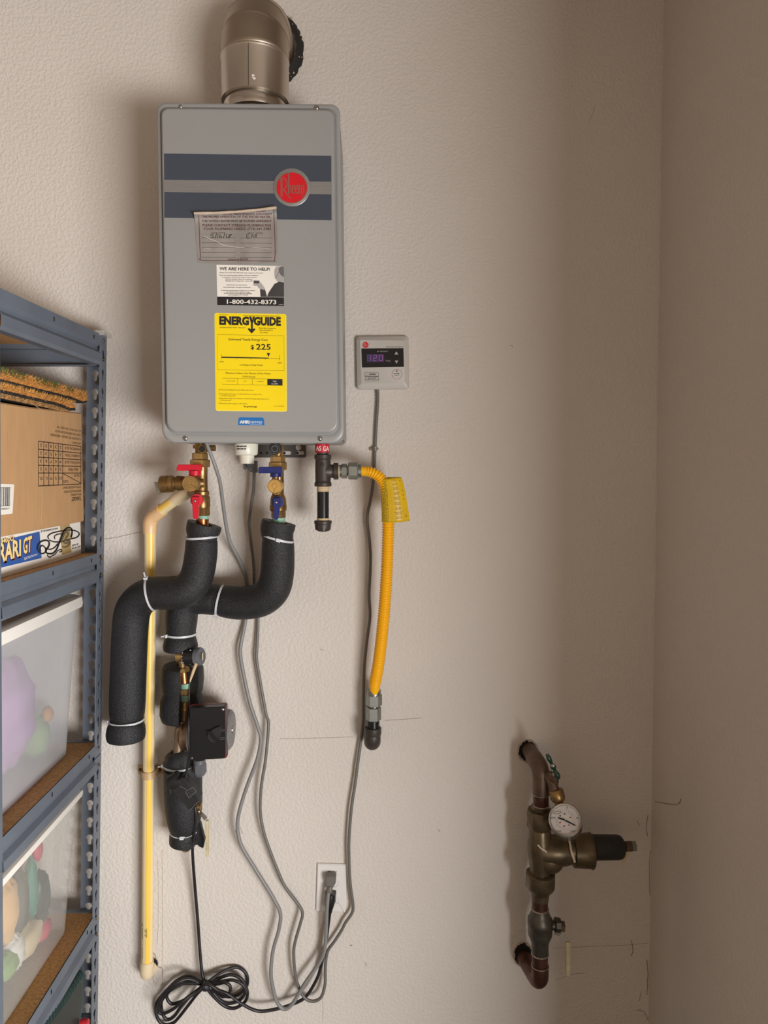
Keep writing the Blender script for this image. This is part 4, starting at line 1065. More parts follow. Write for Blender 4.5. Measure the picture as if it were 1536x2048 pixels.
fpp = lambda px, py: (lambda c: c + Vector((W(px, py, .028).x - c.x, -math.sqrt(max(1e-8, (11.15 * mpp(c)) ** 2 - (W(px, py, .028).x - c.x) ** 2)) - .0004, 0)))(W(295 - (py - 1820) / 106.0, py, .028))
for x, ys in ((288, [(1840, 1848), (1850, 1872), (1890, 1894), (1896, 1902), (1904, 1910)]), (294, [(1852, 1858), (1862, 1866)]), (297, [(1850, 1868)])):
    for a, b in ys: mb.ribbon([(x, a + (b - a) * k / 4) for k in range(5)], 1.1, fpp)
obj('printed_mark', mb, M['olive'], dp)
stp = thing('pipe_strap', 'tan strap with two rusty screws holding the cream drain pipe', 'strap', W(298, 1557, 0.0))
mb = MB()
for x0, x1 in ((276, 288), (306, 326)): mb.slab(rect(x0, 1531, x1, 1548), .003, .0003, .3)
c = W(297.3, 1548, .033); r0 = 12.2 * mpp(c)
rg = []
for zz in (.0085, -.0085):
    lp = []
    for rr in (r0 + .0016, r0):
        arc = [Vector((c.x + rr * math.cos(a), c.y - rr * math.sin(a), c.z + zz)) for a in [PI * k / 18 for k in range(19)]]
        arc = [Vector((c.x + rr, -0.0005, c.z + zz))] + arc + [Vector((c.x - rr, -0.0005, c.z + zz))]
        lp += arc if rr > r0 else arc[::-1]
    rg.append(lp)
mb.rings(rg); obj('band', mb, M['strap'], stp)
for x in (281, 320): screw_at(stp, W(x, 1539.5, .003), .0042, M['rust'])

# ================================================================== GAS LINE
DG = 0.115
gt = thing('gas_drip_tee', 'black iron gas tee with capped drip leg under the heater', 'pipe', W(646, 1062, DG))
mb = MB(); mb.cyl((645, 888, DG), (645.5, 911, DG), 12, 24); obj('nipple', mb, M['iron'], gt)
mb = MB(); mb.lathe((644.5, 888.5, DG), (644.5, 905, DG), [(0, 14.2), (0.5, 14.6), (1, 14.3)], 28); gl = obj('gas_label', mb, M['red_tag'], gt, 'red gas label')
rgl = 14.7 * mpp(W(644.5, 897, DG)); cgl = W(644.5, 897, DG)
fgl = lambda px, py: (lambda q: Vector((q.x, -DG - math.sqrt(max(1e-8, (rgl + .0004) ** 2 - min((q.x - cgl.x) ** 2, (rgl * .985) ** 2))), q.z)))(W(px, py, DG + .012))
mb = MB(); mb.line('AS', 631.5, 642.5, 901.5, 10, fgl, 0, 0.01); mb.line('GA', 646.5, 658, 902, 10, fgl, 0, 0.01); obj('lettering', mb, M['white'], gl)
mb = MB()
mb.lathe((645.8, 909, DG), (646, 973, DG), [(0, 14), (0.02, 17), (0.13, 17), (0.16, 15.4), (0.3, 15.4), (0.5, 15.6), (0.8, 15.4), (0.86, 15.6), (0.89, 17.2), (0.98, 17.2), (1, 15)], 32)
mb.lathe((646, 942.5, DG), (677, 942.5, DG), [(0, 14.8), (0.48, 14.8), (0.56, 13.4), (0.66, 13.6), (0.70, 16.8), (0.97, 16.8), (1, 15)], 30)
tee = obj('tee', mb, M['iron'], gt)
mb = MB(); mb.ring((644.5, 929), 3.6, .7, at(DG + .0172), 20); mb.line('P', 643.2, 646, 931, 4, at(DG + .0172), 0, .01); obj('cast_mark', mb, M['blackpipe'], tee)
mb = MB(); mb.cyl((646, 981, DG), (646, 1038, DG), 11.8, 28); obj('drip_leg', mb, M['blackpipe'], gt, 'shiny black nipple')
mb = MB(); mb.cyl((646, 972, DG), (646, 983, DG), 12.2, 28); mb.cyl((646, 1036, DG), (646, 1043, DG), 12.2, 28); obj('thread_tape', mb, M['tape_w'], gt)
mb = MB(); mb.lathe((646, 1041, DG), (646, 1063, DG), [(0, 16.5), (0.04, 17.6), (0.28, 17.6), (0.33, 15.6), (0.75, 15), (0.93, 12), (1, 7)], 30)
for k in range(8):
    a = 2 * PI * k / 8 + .2; c0 = W(646, 1049, DG); c1 = W(646, 1060, DG); o_ = Vector((math.cos(a), math.sin(a), 0))
    mb.bar(c0 + o_ * .0166, c1 + o_ * .0150, .004, .003, Vector((-math.sin(a), math.cos(a), 0)))
obj('cap', mb, M['iron'], gt)

gh = thing('gas_hose', 'yellow corrugated gas hose with metal end nuts hanging down the wall', 'hose', W(745, 1500, 0.0))
mb = MB(); mb.cyl((676, 942.3, DG), (683, 942.3, DG), 12.5, 20); obj('thread_tape', mb, M['tape_w'], gh)
mb = MB(); mb.cyl((680, 942.3, DG), (684, 942.3, DG), 13, 20); mb.cyl((683, 942.2, DG), (694.5, 942.2, DG), 14.8, 6, 1); mb.cyl((694, 942, DG), (698, 942, DG), 10.5, 20); mb.cyl((696.5, 942, DG), (716, 942, DG), 17.2, 6, 1.3); mb.lathe((715.5, 942, DG), (723, 942, DG), [(0, 14), (0.9, 14), (1, 11)], 24)
obj('end_nut', mb, M['galv'], gh)
hp = [(722, 942, DG, 9.6), (730, 942.5, DG, 9.7), (742, 944.5, DG, 10.2), (755, 951, DG, 10.6), (765, 962, DG, 10.8), (771, 978, .114, 10.8), (775, 1005, .112, 11), (776.5, 1045, .108, 11.2), (775, 1110, .1, 11.2), (771.5, 1180, .092, 11.2), (766, 1250, .084, 11.2), (758, 1320, .074, 11.2), (752, 1355, .068, 11.2), (749.5, 1370, .064, 10.4), (748.5, 1388, .06, 9.8)]
qs = catmull(hp, 40)
PS = [W(*p[:3]) for p in qs]; RS = [p[3] * mpp(c) for p, c in zip(qs, PS)]
acc = [0.0]
for i in range(1, len(PS)): acc.append(acc[-1] + (PS[i] - PS[i - 1]).length)
Lh = acc[-1]; pitchh = 0.0060; PP = []; RP = []; ns = int(Lh / (pitchh / 6)); k = 0
for i in range(ns + 1):
    s_ = Lh * i / ns
    while k < len(acc) - 2 and acc[k + 1] < s_: k += 1
    t = (s_ - acc[k]) / max(1e-9, acc[k + 1] - acc[k])
    PP.append(PS[k].lerp(PS[k + 1], t)); r = RS[k] * (1 - t) + RS[k + 1] * t
    smooth_end = s_ < .014 or s_ > Lh - .020
    RP.append(r if smooth_end else r * (1 + 0.12 * math.sin(2 * PI * s_ / pitchh)))
mb = MB(); mb.tube(PP, RP, 20); obj('corrugated_tube', mb, M['hose'], gh, sharp=80)
DL = .056
mb = MB(); mb.cyl((748, 1379, DL), (748, 1390, DL), 13.8, 24, 1); mb.cyl((748, 1388, DL), (748, 1411, DL), 16, 6, 1.3); mb.cyl((747.5, 1410, DL), (747.5, 1415, DL), 10.5, 20); mb.cyl((747, 1413.5, DL), (747, 1440, DL), 15.2, 6, 1.2); obj('end_nut', mb, M['galv'], gh)
# tag wrapped round the hose
tg0 = [(771, 958, .114), (774, 975, .1135), (776, 1000, .112), (777, 1025, .110), (777, 1045, .108)]
def tsec(px, py, d, k):
    c = W(px, py, d); r = 13.0 * mpp(c); out = []
    for j in range(13):
        a = math.radians(215 - 125 * j / 12 - 0)
        out.append(c + Vector((math.cos(a) * r, -math.sin(a) * r if math.sin(a) > 0 else -math.sin(a) * r, 0)))
    e = out[-1]
    wdt = (30 + 12 * k) * mpp(c)
    for j in range(1, 7):
        f = j / 6
        out.append(e + Vector((wdt * f, -.006 * math.sin(f * 2.6) + .012 * f * f, .004 * f)))
    f2 = out[-1]
    for j in range(1, 6):
        f = j / 5
        out.append(f2 + Vector((-wdt * .93 * f, .012 + .004 * f, 0)))
    return out
TS = [tsec(*p[:3], i / 12) for i, p in enumerate(catmull(tg0, 3))]
mb = MB(); m_ = len(TS[0])
mb.add([p for t in TS for p in t], [(i * m_ + j, i * m_ + j + 1, (i + 1) * m_ + j + 1, (i + 1) * m_ + j) for i in range(len(TS) - 1) for j in range(m_ - 1)])
tgo = obj('warning_tag', mb, M['tagy'], gh, 'yellow warning tag wrapped round the hose', fix=False, sharp=60)
mod = tgo.modifiers.new('thickness', 'SOLIDIFY'); mod.thickness = .0006; mod.offset = -1
def tagpt(u, v):      # u 0..18 across the front, v 0..1 down
    i = min(int(v * (len(TS) - 1)), len(TS) - 2); f = v * (len(TS) - 1) - i
    j = min(int(u), 17); g = u - j
    p = (TS[i][j].lerp(TS[i][j + 1], g)).lerp(TS[i + 1][j].lerp(TS[i + 1][j + 1], g), f)
    return p + Vector((0, -.0009, 0)) + (Vector((-.0008, 0, 0)) if u < 5 else Vector())
mb = MB()
for c_ in range(11):
    u = 3.0 + c_ * .86; v = .07
    while v < .95:
        l = random.uniform(.02, .07); mb.ribbon([(u, v), (u, min(v + l, .96))], .42, lambda a, b: tagpt(a, b)); v += l + random.uniform(.008, .03)
for blk_ in range(9):
    v0 = .06 + blk_ * .098
    for r_ in range(3):
        for c_ in range(5):
            u0 = 14.1 + c_ * .38; v_ = v0 + r_ * .022; mb.poly([(u0, v_), (u0 + .24, v_), (u0 + .24, v_ + .010), (u0, v_ + .010)], lambda a, b: tagpt(a, b))
for v_ in (.10, .34, .42, .50, .83, .86): mb.poly([(17.0, v_), (17.35, v_), (17.35, v_ + .018), (17.0, v_ + .018)], lambda a, b: tagpt(a, b))
mb.ribbon([(13.9, .75), (16.4, .75), (16.4, .95), (13.9, .95)], .03, lambda a, b: tagpt(a, b), True)
obj('tag_print', mb, M['olive'], tgo)
ge = thing('gas_elbow', 'black iron elbow coming out of the wall under the yellow hose', 'pipe', W(745, 1500, 0.0))
mb = MB(); mb.cyl((746.5, 1439, DL), (746.5, 1457, DL), 12.6, 24); obj('nipple', mb, M['blackpipe'], ge)
mb = MB(); mb.lathe((745.8, 1454, DL), (745.8, 1470, DL), [(0, 15.5), (0.1, 17), (0.85, 17), (1, 15.5)], 28)
mb.ptube([(745.5, 1467, DL), (745.3, 1476, DL), (745, 1481, .052), (744.5, 1483, .045), (744, 1478, .028), (743.5, 1470, 0.0005)], [16, 16, 16.5, 16.5, 15, 15], 6, 24); obj('elbow', mb, M['iron'], ge)

# ================================================================== CONTROLLER AND CABLES
CT = thing('temperature_controller', 'pale plastic wall controller with dark display beside the heater', 'controller', W(764, 779, 0.0))
c5 = lambda x, y: (700 + x * .08464, 660 + y * .08464)
P5 = lambda pts: [c5(*p) for p in pts]
OQ = P5([(145, 150), (1380, 138), (1396, 1400), (165, 1412)]); IQ = P5([(236, 240), (1288, 250), (1290, 1256), (272, 1272)])
mb = MB(); L_ = lambda q, d, r: [W(x, y, d) for x, y in rquad(q, r, 5)]
mb.rings([L_(OQ, .0005, 6.5), L_(OQ, .012, 6.5), L_(inset_quad(OQ, .8, .8, .8, .8), .0145, 6.2), L_(IQ, .021, 2.0)]); obj('body', mb, M['ctrl'], CT, sharp=28)
g1, g2, g3 = at(.0216), at(.022), at(.0224)
mb = MB(); mb.poly(P5([(268, 436), (1262, 430), (1275, 870), (284, 886)]), g1); dsp = obj('display_panel', mb, M['ctrl_b'], CT, 'black display panel')
mb = MB(); mb.poly(P5([(395, 578), (805, 572), (808, 756), (398, 762)]), g2); obj('display_window', mb, M['lcd'], dsp)
def digit(mb, x, on, y0=596, hgt=130, wd=78, sl=0):
    h2_ = hgt / 2; th = 1.1
    pts = {'a': [(x, y0), (x + wd, y0)], 'b': [(x + wd, y0), (x + wd - 4, y0 + h2_)], 'c': [(x + wd - 4, y0 + h2_), (x + wd - 8, y0 + hgt)], 'd': [(x - 8, y0 + hgt), (x + wd - 8, y0 + hgt)],
           'e': [(x - 4, y0 + h2_), (x - 8, y0 + hgt)], 'f': [(x, y0), (x - 4, y0 + h2_)], 'g': [(x - 4, y0 + h2_), (x + wd - 4, y0 + h2_)]}
    for s_ in on: mb.ribbon(P5(pts[s_]), th, g3)
mb = MB(); digit(mb, 415, 'bc'); digit(mb, 556, 'abged'); digit(mb, 694, 'abcdef'); obj('digits', mb, M['seg'], dsp, 'glowing digits')
mb = MB(); digit(mb, 415, 'adefg'); obj('unlit_digits', mb, M['seg_off'], dsp)
mb = MB()
mb.poly(P5([(1095, 503), (1142, 580), (1048, 580)]), g2); mb.poly(P5([(1058, 722), (1142, 722), (1100, 797)]), g2)
mb.disc(c5(663, 508), 1.3, g2, 10); mb.line('PRIORITY', *[c5(x, 0)[0] for x in (710, 900)], c5(0, 522)[1], 2.9, g2); mb.line('°F/C', *[c5(x, 0)[0] for x in (835, 960)], c5(0, 750)[1], 3.6, g2)
obj('panel_print', mb, M['grey1'], dsp)
mb = MB(); mb.disc(c5(367, 352), 6.1, g1, 28); lg = obj('badge', mb, M['badge_red'], CT, 'round red badge')
mb = MB(); lx, ly = c5(367, 352)
mb.ribbon([(lx - 3.4, ly - 3.4), (lx - 3.4, ly + 3.6)], .6, g2); mb.ribbon(catmull([(lx - 4, ly - 3), (lx - 1.6, ly - 3.4), (lx - .9, ly - 1.2), (lx - 3, ly + .4), (lx - .6, ly + 3.8)], 4), .5, g2); mb.ribbon([(lx - .4, ly - 5), (lx - .4, ly + 2)], .5, g2); mb.line('heem', lx - .2, lx + 4.8, ly + 1.8, 3.2, g2)
obj('badge_lettering', mb, M['grey1'], lg)
mb = MB(); mb.line('Water Heater Controller 1.0', *[c5(x, 0)[0] for x in (850, 1245)], c5(0, 410)[1], 2.0, g1, -.01, .01)
mb.ribbon(rquad(P5([(350, 1004), (672, 1004), (680, 1204), (362, 1206)]), 1.6, 3), .5, g1, True); mb.ribbon(P5([(360, 1090), (672, 1088)]), .4, g1)
mb.line('WARNING', *[c5(x, 0)[0] for x in (445, 612)], c5(0, 1062)[1], 3.0, g1, 0, .03); mb.ribbon(P5([(405, 1030), (432, 1076), (380, 1076)]), .4, g1, True)
for t, x0, x1, y in (('TO AVOID SCALDING', 366, 668, 1112), ('CHECK HOT WATER', 412, 620, 1146), ('TEMPERATURE BEFORE USE', 372, 672, 1178)): mb.line(t, c5(x0, 0)[0], c5(x1, 0)[0], c5(0, y)[1], 1.7, g1, 0, .02)
mb.disc(c5(1107, 972), 1.5, g1, 10); mb.line('POWER', *[c5(x, 0)[0] for x in (1038, 1172)], c5(0, 1046)[1], 2.3, g1, 0, .03); mb.line('ON/OFF', *[c5(x, 0)[0] for x in (1052, 1158)], c5(0, 1088)[1], 2.0, g1)
obj('printed_words', mb, M['grey3'], CT)
mb = MB(); mb.ring(c5(1110, 1046), 9.9, .5, g1); obj('power_button', mb, M['red_ring'], CT, 'red ringed power button')

cableB = [(754.5, 778, .008), (755.5, 800, .008), (752.5, 850, .008), (750, 900, .007), (748, 940, .010), (745, 975, .014), (740.5, 1002, .018), (735.5, 1025, .02), (734.5, 1045, .02), (738, 1072, .02), (741, 1110, .02), (740, 1150, .02), (738, 1190, .02), (740, 1233, .02), (734, 1280, .02), (729, 1330, .018), (727, 1395, .016), (726.5, 1440, .014), (722, 1480, .014), (715, 1530, .016), (711, 1562, .016), (702.5, 1620, .018), (698, 1680, .018), (698, 1712, .018),
          (699, 1746, .018), (701.5, 1776, .018), (706, 1810, .018), (704, 1826, .018), (690.5, 1846, .018), (683, 1861, .018), (668, 1884, .018), (656.5, 1900, .018), (652, 1919, .02), (650.5, 1945, .022), (650, 1969, .024), (642.5, 1994, .026), (627, 2002.5, .026), (611, 1997, .026), (599, 1978, .026), (591, 1950, .026), (587.5, 1912, .026), (589.5, 1887, .026), (601, 1846, .026), (605, 1828, .026), (599, 1812, .026), (571, 1775, .026), (555, 1740, .026), (539.5, 1700, .026), (527, 1662, .026), (520.5, 1620, .026),
          (523, 1570, .026), (531, 1520, .026), (537, 1450, .024), (532, 1428, .022), (522.5, 1375, .02), (513.5, 1321, .017), (514, 1293, .015), (516, 1244, .011), (513, 1205, .009), (509, 1173, .011), (507.5, 1129, .02), (501, 1076, .03), (498.3, 1050, .034), (499, 1035, .036), (502, 1012, .04), (507, 980, .044), (508.5, 942, .046)]
kb = thing('control_cable', 'dark grey thin cable looping from the wall controller down and up to the heater', 'cable', W(627, 2010, 0.0))
mb = MB(); mb.ptube(cableB, [3.1] * len(cableB), 6, 10); obj('cable', mb, M['cable2'], kb)
mb = MB()
mb.slab(rquad([(486, 926), (513, 921), (514, 946), (500, 944)], 3, 4), .056, .038, .8); mb.slab([(486, 926), (492, 926), (496, 934), (490, 940), (486.5, 936)], .056, .05, .5)
stf = obj('cable_clamp', mb, M['gland'], kb, 'grey cable clamp under the white fitting'); screw_at(stf, W(501, 938, .056), .0026, M['screw'])
clp = thing('cable_clip', 'small metal screw clip pinning the controller cable to the wall', 'clip', W(745, 902, 0.0))
mb = MB(); mb.slab(rquad(rect(738, 893.5, 748, 901), 3, 4), .0025, .0003, .2); mb.ptube([(746, 897.5, .003), (747.5, 897.5, .010), (750, 897.5, .0125), (752.5, 897.5, .010), (756.5, 897.5, .001)], 1.2, 4, 8)
c = W(750, 897.3, .007); lp = []
rg = []
for zz in (.0042, -.0042):
    o_ = [Vector((c.x + .0062 * math.cos(a), c.y - .0062 * math.sin(a), c.z + zz)) for a in [PI * k / 12 for k in range(13)]]
    i_ = [Vector((c.x + .0050 * math.cos(a), c.y - .0050 * math.sin(a), c.z + zz)) for a in [PI * k / 12 for k in range(13)]]
    rg.append(o_ + i_[::-1])
mb.rings(rg); obj('clip_band', mb, M['clip'], clp); screw_at(clp, W(741.5, 897.3, .0025), .0027, M['screw'])

cableA = [(413.5, 887, .15), (416, 895, .15), (421.5, 908, .148), (431, 934.5, .14), (439.5, 962, .125), (444, 993, .105), (448.5, 1026, .085), (453.5, 1058, .068), (461, 1086, .052), (479, 1121, .032), (490.5, 1150, .018), (493.5, 1173, .011), (494, 1205, .009), (490.5, 1244, .012), (481.5, 1290, .02), (481, 1312, .024), (487, 1348, .028), (500.5, 1408, .032), (517, 1457, .034), (521.5, 1481, .034), (514, 1520, .034), (495, 1570, .034), (480, 1618, .034), (475, 1650, .034), (479, 1680, .034), (489, 1703, .034), (520, 1753, .034), (546, 1795, .034), (560.5, 1826, .034), (558, 1858, .034), (546, 1902, .034), (542, 1948, .034), (548, 1985, .034), (557, 2009, .034), (570.5, 2018, .034), (586, 2006, .034), (611, 1965, .034), (639, 1925, .032), (649.5, 1898, .032), (652.5, 1856, .034), (654, 1820, .036), (657, 1784, .032)]
ka = thing('power_cord', 'grey power cord from the heater with a grey plug in the wall outlet', 'cord', W(570, 2022, 0.0))
mb = MB(); mb.ptube(cableA, [3.7] * len(cableA), 6, 12); obj('cord', mb, M['cable'], ka)
mb = MB()
mb.slab([(651, 1756), (655, 1753.5), (668, 1753.5), (672, 1756), (671.5, 1766), (666, 1776), (655, 1776), (651.5, 1766)], .030, .0085, 1.2)
mb.lathe((660, 1773, .026), (657.5, 1787, .031), [(0, 6), (0.3, 6.2), (0.35, 6.8), (0.7, 6.4), (1, 4)], 16); obj('plug', mb, M['cable2'], ka)

ot = thing('wall_outlet', 'white double wall outlet with two plugs in it', 'outlet', W(661, 1825, 0.0))
mb = MB(); mb.slab([(634.5, 1728), (694, 1729.5), (690.5, 1825), (631.5, 1823)], .0062, .0004, 1.8); pl = obj('cover_plate', mb, M['plate'], ot)
for cy in (1762.5, 1796.5):
    mb = MB(); pts = []
    for i in range(40):
        a = 2 * PI * i / 40; pts.append((663 + 14.6 * math.cos(a), cy + max(-11.2, min(11.2, 14.6 * math.sin(a)))))
    mb.slab(pts, .0082, .0064, .5); obj('receptacle', mb, M['plate'], ot)
    mb = MB(); mb.ribbon(pts, .5, at(.0068), True); obj('receptacle_gap', mb, M['grey2'], ot)
mb = MB(); mb.line('WR', 655.5, 662, 1744, 2.6, at(.0068), .02, .03); mb.ribbon([(665, 1742.5), (674, 1743.2)], .6, at(.0068)); mb.ribbon([(676, 1805), (684, 1817), (688, 1825)], .5, at(.0068)); obj('plate_mark', mb, M['grey2'], pl)

# ================================================================== WATER SUPPLY AND REGULATOR
DR = 0.11
sp = thing('water_supply_pipe', 'oxidised copper pipe coming out of the wall hole above the regulator', 'pipe', W(1082, 1618, DR))
mb = MB()
mb.ptube([(1058, 1499, .001), (1063, 1507, .03), (1068, 1515, .058), (1071, 1520, .07)], [14.5, 15, 15.2, 15.2], 3, 26); obj('wall_stub', mb, M['copper_b'], sp)
mb = MB()
mb.ptube([(1067, 1514, .054), (1073, 1523, .082), (1079, 1534, .1), (1081.5, 1546, .108), (1082, 1562, DR), (1082, 1589, DR)], [16.6, 17, 17.2, 17, 16.6, 16.4], 6, 28); obj('elbow', mb, M['copper_b'], sp)
mb = MB(); mb.cyl((1082, 1588, DR), (1082, 1612, DR), 15.4, 28); obj('pipe', mb, M['copper_o'], sp, 'dark red copper')
for y in (1588.5, 1610.5):
    mb = MB(); mb.lathe((1082, y - 1.6, DR), (1082, y + 1.6, DR), [(0, 15.5), (0.5, 17), (1, 15.5)], 28); obj('solder_ring', mb, M['solder'], sp)

rg_ = thing('pressure_regulator', 'dull bronze water pressure regulator with black bell cap pointing at the corner', 'regulator', W(1080, 1800, DR))
mb = MB(); mb.cyl((1080, 1611, DR), (1080, 1624, DR), 17.5, 28, 1); mb.lathe((1079.5, 1618, DR), (1079.5, 1657, DR), [(0, 20), (0.04, 25), (0.1, 25.6), (0.86, 25.6), (0.95, 23), (1, 20)], 8); obj('union_nut', mb, M['regul'], rg_)
mb = MB(); mb.lathe((1080.5, 1656, DR), (1080.5, 1748, DR), [(0, 20), (0.06, 21.5), (0.2, 22.5), (0.32, 25), (0.5, 25.5), (0.68, 23), (0.85, 21), (1, 21)], 32)
mb.lathe((1080, 1700, DR), (1152, 1701, DR), [(0, 26), (0.25, 29), (0.5, 30), (0.7, 29), (0.85, 26), (0.9, 27.5), (1, 29)], 32)
mb.sphere(W(1098, 1716, DR), .036, 20, 12, (1, .85, 1))
body_ = obj('body', mb, M['regul'], rg_)
mb = MB(); mb.lathe((1144, 1701.5, DR), (1183, 1701.5, DR), [(0, 28), (0.05, 31.5), (0.5, 32.5), (0.9, 33.5), (0.95, 35), (1, 34)], 36); obj('bell_flange', mb, M['regul'], rg_)
mb = MB(); mb.lathe((1180, 1694.5, DR), (1246, 1694.5, DR), [(0, 25.5), (0.08, 25.5), (0.1, 24.2), (0.85, 23.6), (0.95, 21.5), (1, 17)], 36); obj('bell_cap', mb, M['black_pm'], rg_, 'black bell cap')
mb = MB(); mb.cyl((1244, 1694, DR), (1251, 1694, DR), 6, 16); mb.cyl((1262, 1692.5, DR), (1271, 1692, DR), 10.6, 6, 1); obj('adjusting_bolt', mb, M['galv'], rg_)
mb = MB(); mb.cyl((1250, 1693, DR), (1263, 1692.5, DR), 11, 6, .8); obj('lock_nut', mb, M['copper_b'], rg_)
mb = MB(); V = [(1247, 1699), (1262, 1703), (1254, 1716), (1248, 1735), (1243, 1726), (1241, 1708)]; mb.slab(V, DR + .006, DR + .0052); obj('paper_tag', mb, M['cream'], rg_, 'small pale tag')
mb = MB(); mb.lathe((1081, 1744, DR), (1081, 1786, DR), [(0, 26), (0.05, 29.6), (0.6, 29.6), (0.75, 27), (0.9, 22), (1, 18)], 10); mb.lathe((1080.5, 1783, DR), (1080.5, 1799, DR), [(0, 18), (0.6, 17.4), (1, 16.8)], 28); obj('union_nut', mb, M['regul'], rg_)
mb = MB()
def onreg(px, py):
    c = W(1080.5, py, DR); q = W(px, py, DR + .02); r = 25.8 * mpp(c)
    return Vector((q.x, -DR - math.sqrt(max(1e-8, r * r - min((q.x - c.x) ** 2, (r * .98) ** 2))) - .0008, q.z))
mb.ribbon(catmull([(1074, 1686), (1080, 1692), (1088, 1697), (1092, 1702), (1094, 1708)], 4), 3.2, onreg); obj('paint_smear', mb, M['paint'], body_, 'white paint smear'); mb = MB()
def onbell(px, py):
    r = 31.6 * mpp(W(1144, 1701, DR)); c = W(1144, 1701.5, DR); q = W(px, py, DR + .03)
    return Vector((q.x, -DR - math.sqrt(max(1e-8, r * r - min((q.z - c.z) ** 2, (r * .98) ** 2))) - .0012, q.z))
mb.ribbon(catmull([(1142, 1688), (1142, 1702), (1146, 1714), (1148, 1722)], 4), 4.2, onbell)
obj('paint_smear', mb, M['paint'], body_, 'white paint smear')

hb_ = thing('hose_bibb', 'small brass tap with green handle on the copper supply pipe', 'tap', W(1100, 1590, DR))
mb = MB(); mb.ptube([(1089, 1552, DR + .006), (1098, 1556, DR + .016), (1104, 1564, DR + .022), (1109, 1584, DR + .03)], [10, 10, 11, 10.5], 5, 20)
mb.lathe((1109, 1564, DR + .024), (1104, 1542, DR + .03), [(0, 9), (0.5, 9.6), (0.52, 11), (0.72, 11), (0.74, 8), (1, 6)], 20); obj('body', mb, M['copper_b'], hb_)
mb = MB(); mb.lathe((1111, 1579, DR + .03), (1118, 1603, DR + .036), [(0, 13), (0.08, 14.6), (0.65, 15), (0.85, 13.5), (1, 11)], 14); mb.lathe((1116.5, 1600, DR + .036), (1121, 1616, DR + .038), [(0, 8.5), (0.55, 8), (0.6, 9.5), (1, 9.5)], 14); obj('hose_coupling', mb, M['brass_d'], hb_, 'golden brass coupling')
mb = MB()
hh = [(1094, 1509), (1098.5, 1518), (1103, 1527), (1106, 1533), (1110, 1541), (1114, 1549), (1117.5, 1557)]
mb.ptube([(x, y, DR + .036) for x, y in hh], [3.2, 5.0, 3.2, 6.2, 3.4, 5.6, 3.6], 5, 14); obj('handle', mb, M['green_h'], hb_, 'green handle')
mb = MB(); mb.sphere(W(1106, 1531, DR + .041), .0048, 12, 8); mb.cyl((1104.5, 1536, DR + .032), (1104, 1541, DR + .032), 5, 12); obj('handle_screw', mb, M['screw'], hb_)

gg = thing('pressure_gauge', 'round dial pressure gauge with silver case below the green-handled tap', 'gauge', W(1133, 1675, DR + .04))
G0 = W(1130.5, 1640.5, DR + .074); nrm = Vector((-.44, -1, .86)).normalized(); GR = 30.5 * mpp(G0)
e1 = Vector((0, 0, 1)).cross(nrm) * -1; e1 = (Vector((1, 0, 0)) - nrm * nrm.x).normalized(); e2 = e1.cross(nrm).normalized()
if e2.z < 0: e2 = -e2
def gp(x, y, h=0.0): return G0 + e1 * x * GR + e2 * y * GR + nrm * h
def gring(r, h, n=44): return [gp(r * math.cos(2 * PI * j / n), r * math.sin(2 * PI * j / n), h) for j in range(n)]
mb = MB(); mb.rings([gring(.80, -.046), gring(.93, -.045), gring(1.0, -.040), gring(1.0, -.006), gring(1.06, -.005), gring(1.06, .003), gring(1.0, .005), gring(.93, .004), gring(.92, -.001)], True, False); case = obj('case', mb, M['gring'], gg, 'silver case')
mb = MB(); mb.rings([gring(.925, -.0012), gring(.3, -.0011)], False, True); face = obj('dial_face', mb, M['gface'], gg, 'white dial face')
gf = lambda x, y: gp(x, y, -.0005)
mb = MB()
rot = math.radians(-18)
def pol(a, r): a = math.radians(a); return (r * math.cos(a), r * math.sin(a))
for i in range(31):
    a = 72 - i * 9; l = .09 if i % 5 == 0 else .05
    mb.ribbon([pol(a, .60), pol(a, .60 + l)], .015, gf)
for i, t in enumerate(('0', '50', '100', '150', '200')):
    c = pol(72 - i * 67, .80); mb.line(t, c[0] - .05 * len(t), c[0] + .05 * len(t), c[1] - .05, -.11, gf)
mb.ribbon([(-.42 + .26 * math.cos(k / 16 * 2 * PI), .52 + .08 * math.sin(k / 16 * 2 * PI) + .02 * math.cos(k / 16 * 2 * PI)) for k in range(16)], .025, gf, True)
for x, y in ((-.28, .30), (0.02, .40)): mb.disc((x, y), .055, gf, 10)
obj('dial_print', mb, M['grey2'], face)
mb = MB()
for i in range(40):
    a = 60 - i * 6.5; mb.ribbon([pol(a, .50), pol(a, .55)], .012, gf)
for a in (20, -60, -110, -160): c = pol(a, .38); mb.ribbon([(c[0] - .07, c[1]), (c[0] + .07, c[1] + .03)], .05, gf)
obj('red_scale', mb, M['red_ring'], face)
mb = MB(); gn = lambda x, y: gp(x, y, .0008); mb.poly([(-.46, .235), (-.42, .13), (-.10, -.005), (-.04, -.055), (.60, -.41), (.63, -.365), (.04, .02), (-.06, .09)], gn); obj('needle', mb, M['black'], gg, 'black needle')
mb = MB(); mb.rings([[gp(.045 * math.cos(2 * PI * j / 12), .045 * math.sin(2 * PI * j / 12), h_) for j in range(12)] for h_ in (.0006, .0016)]); obj('needle_hub', mb, M['gring'], gg)

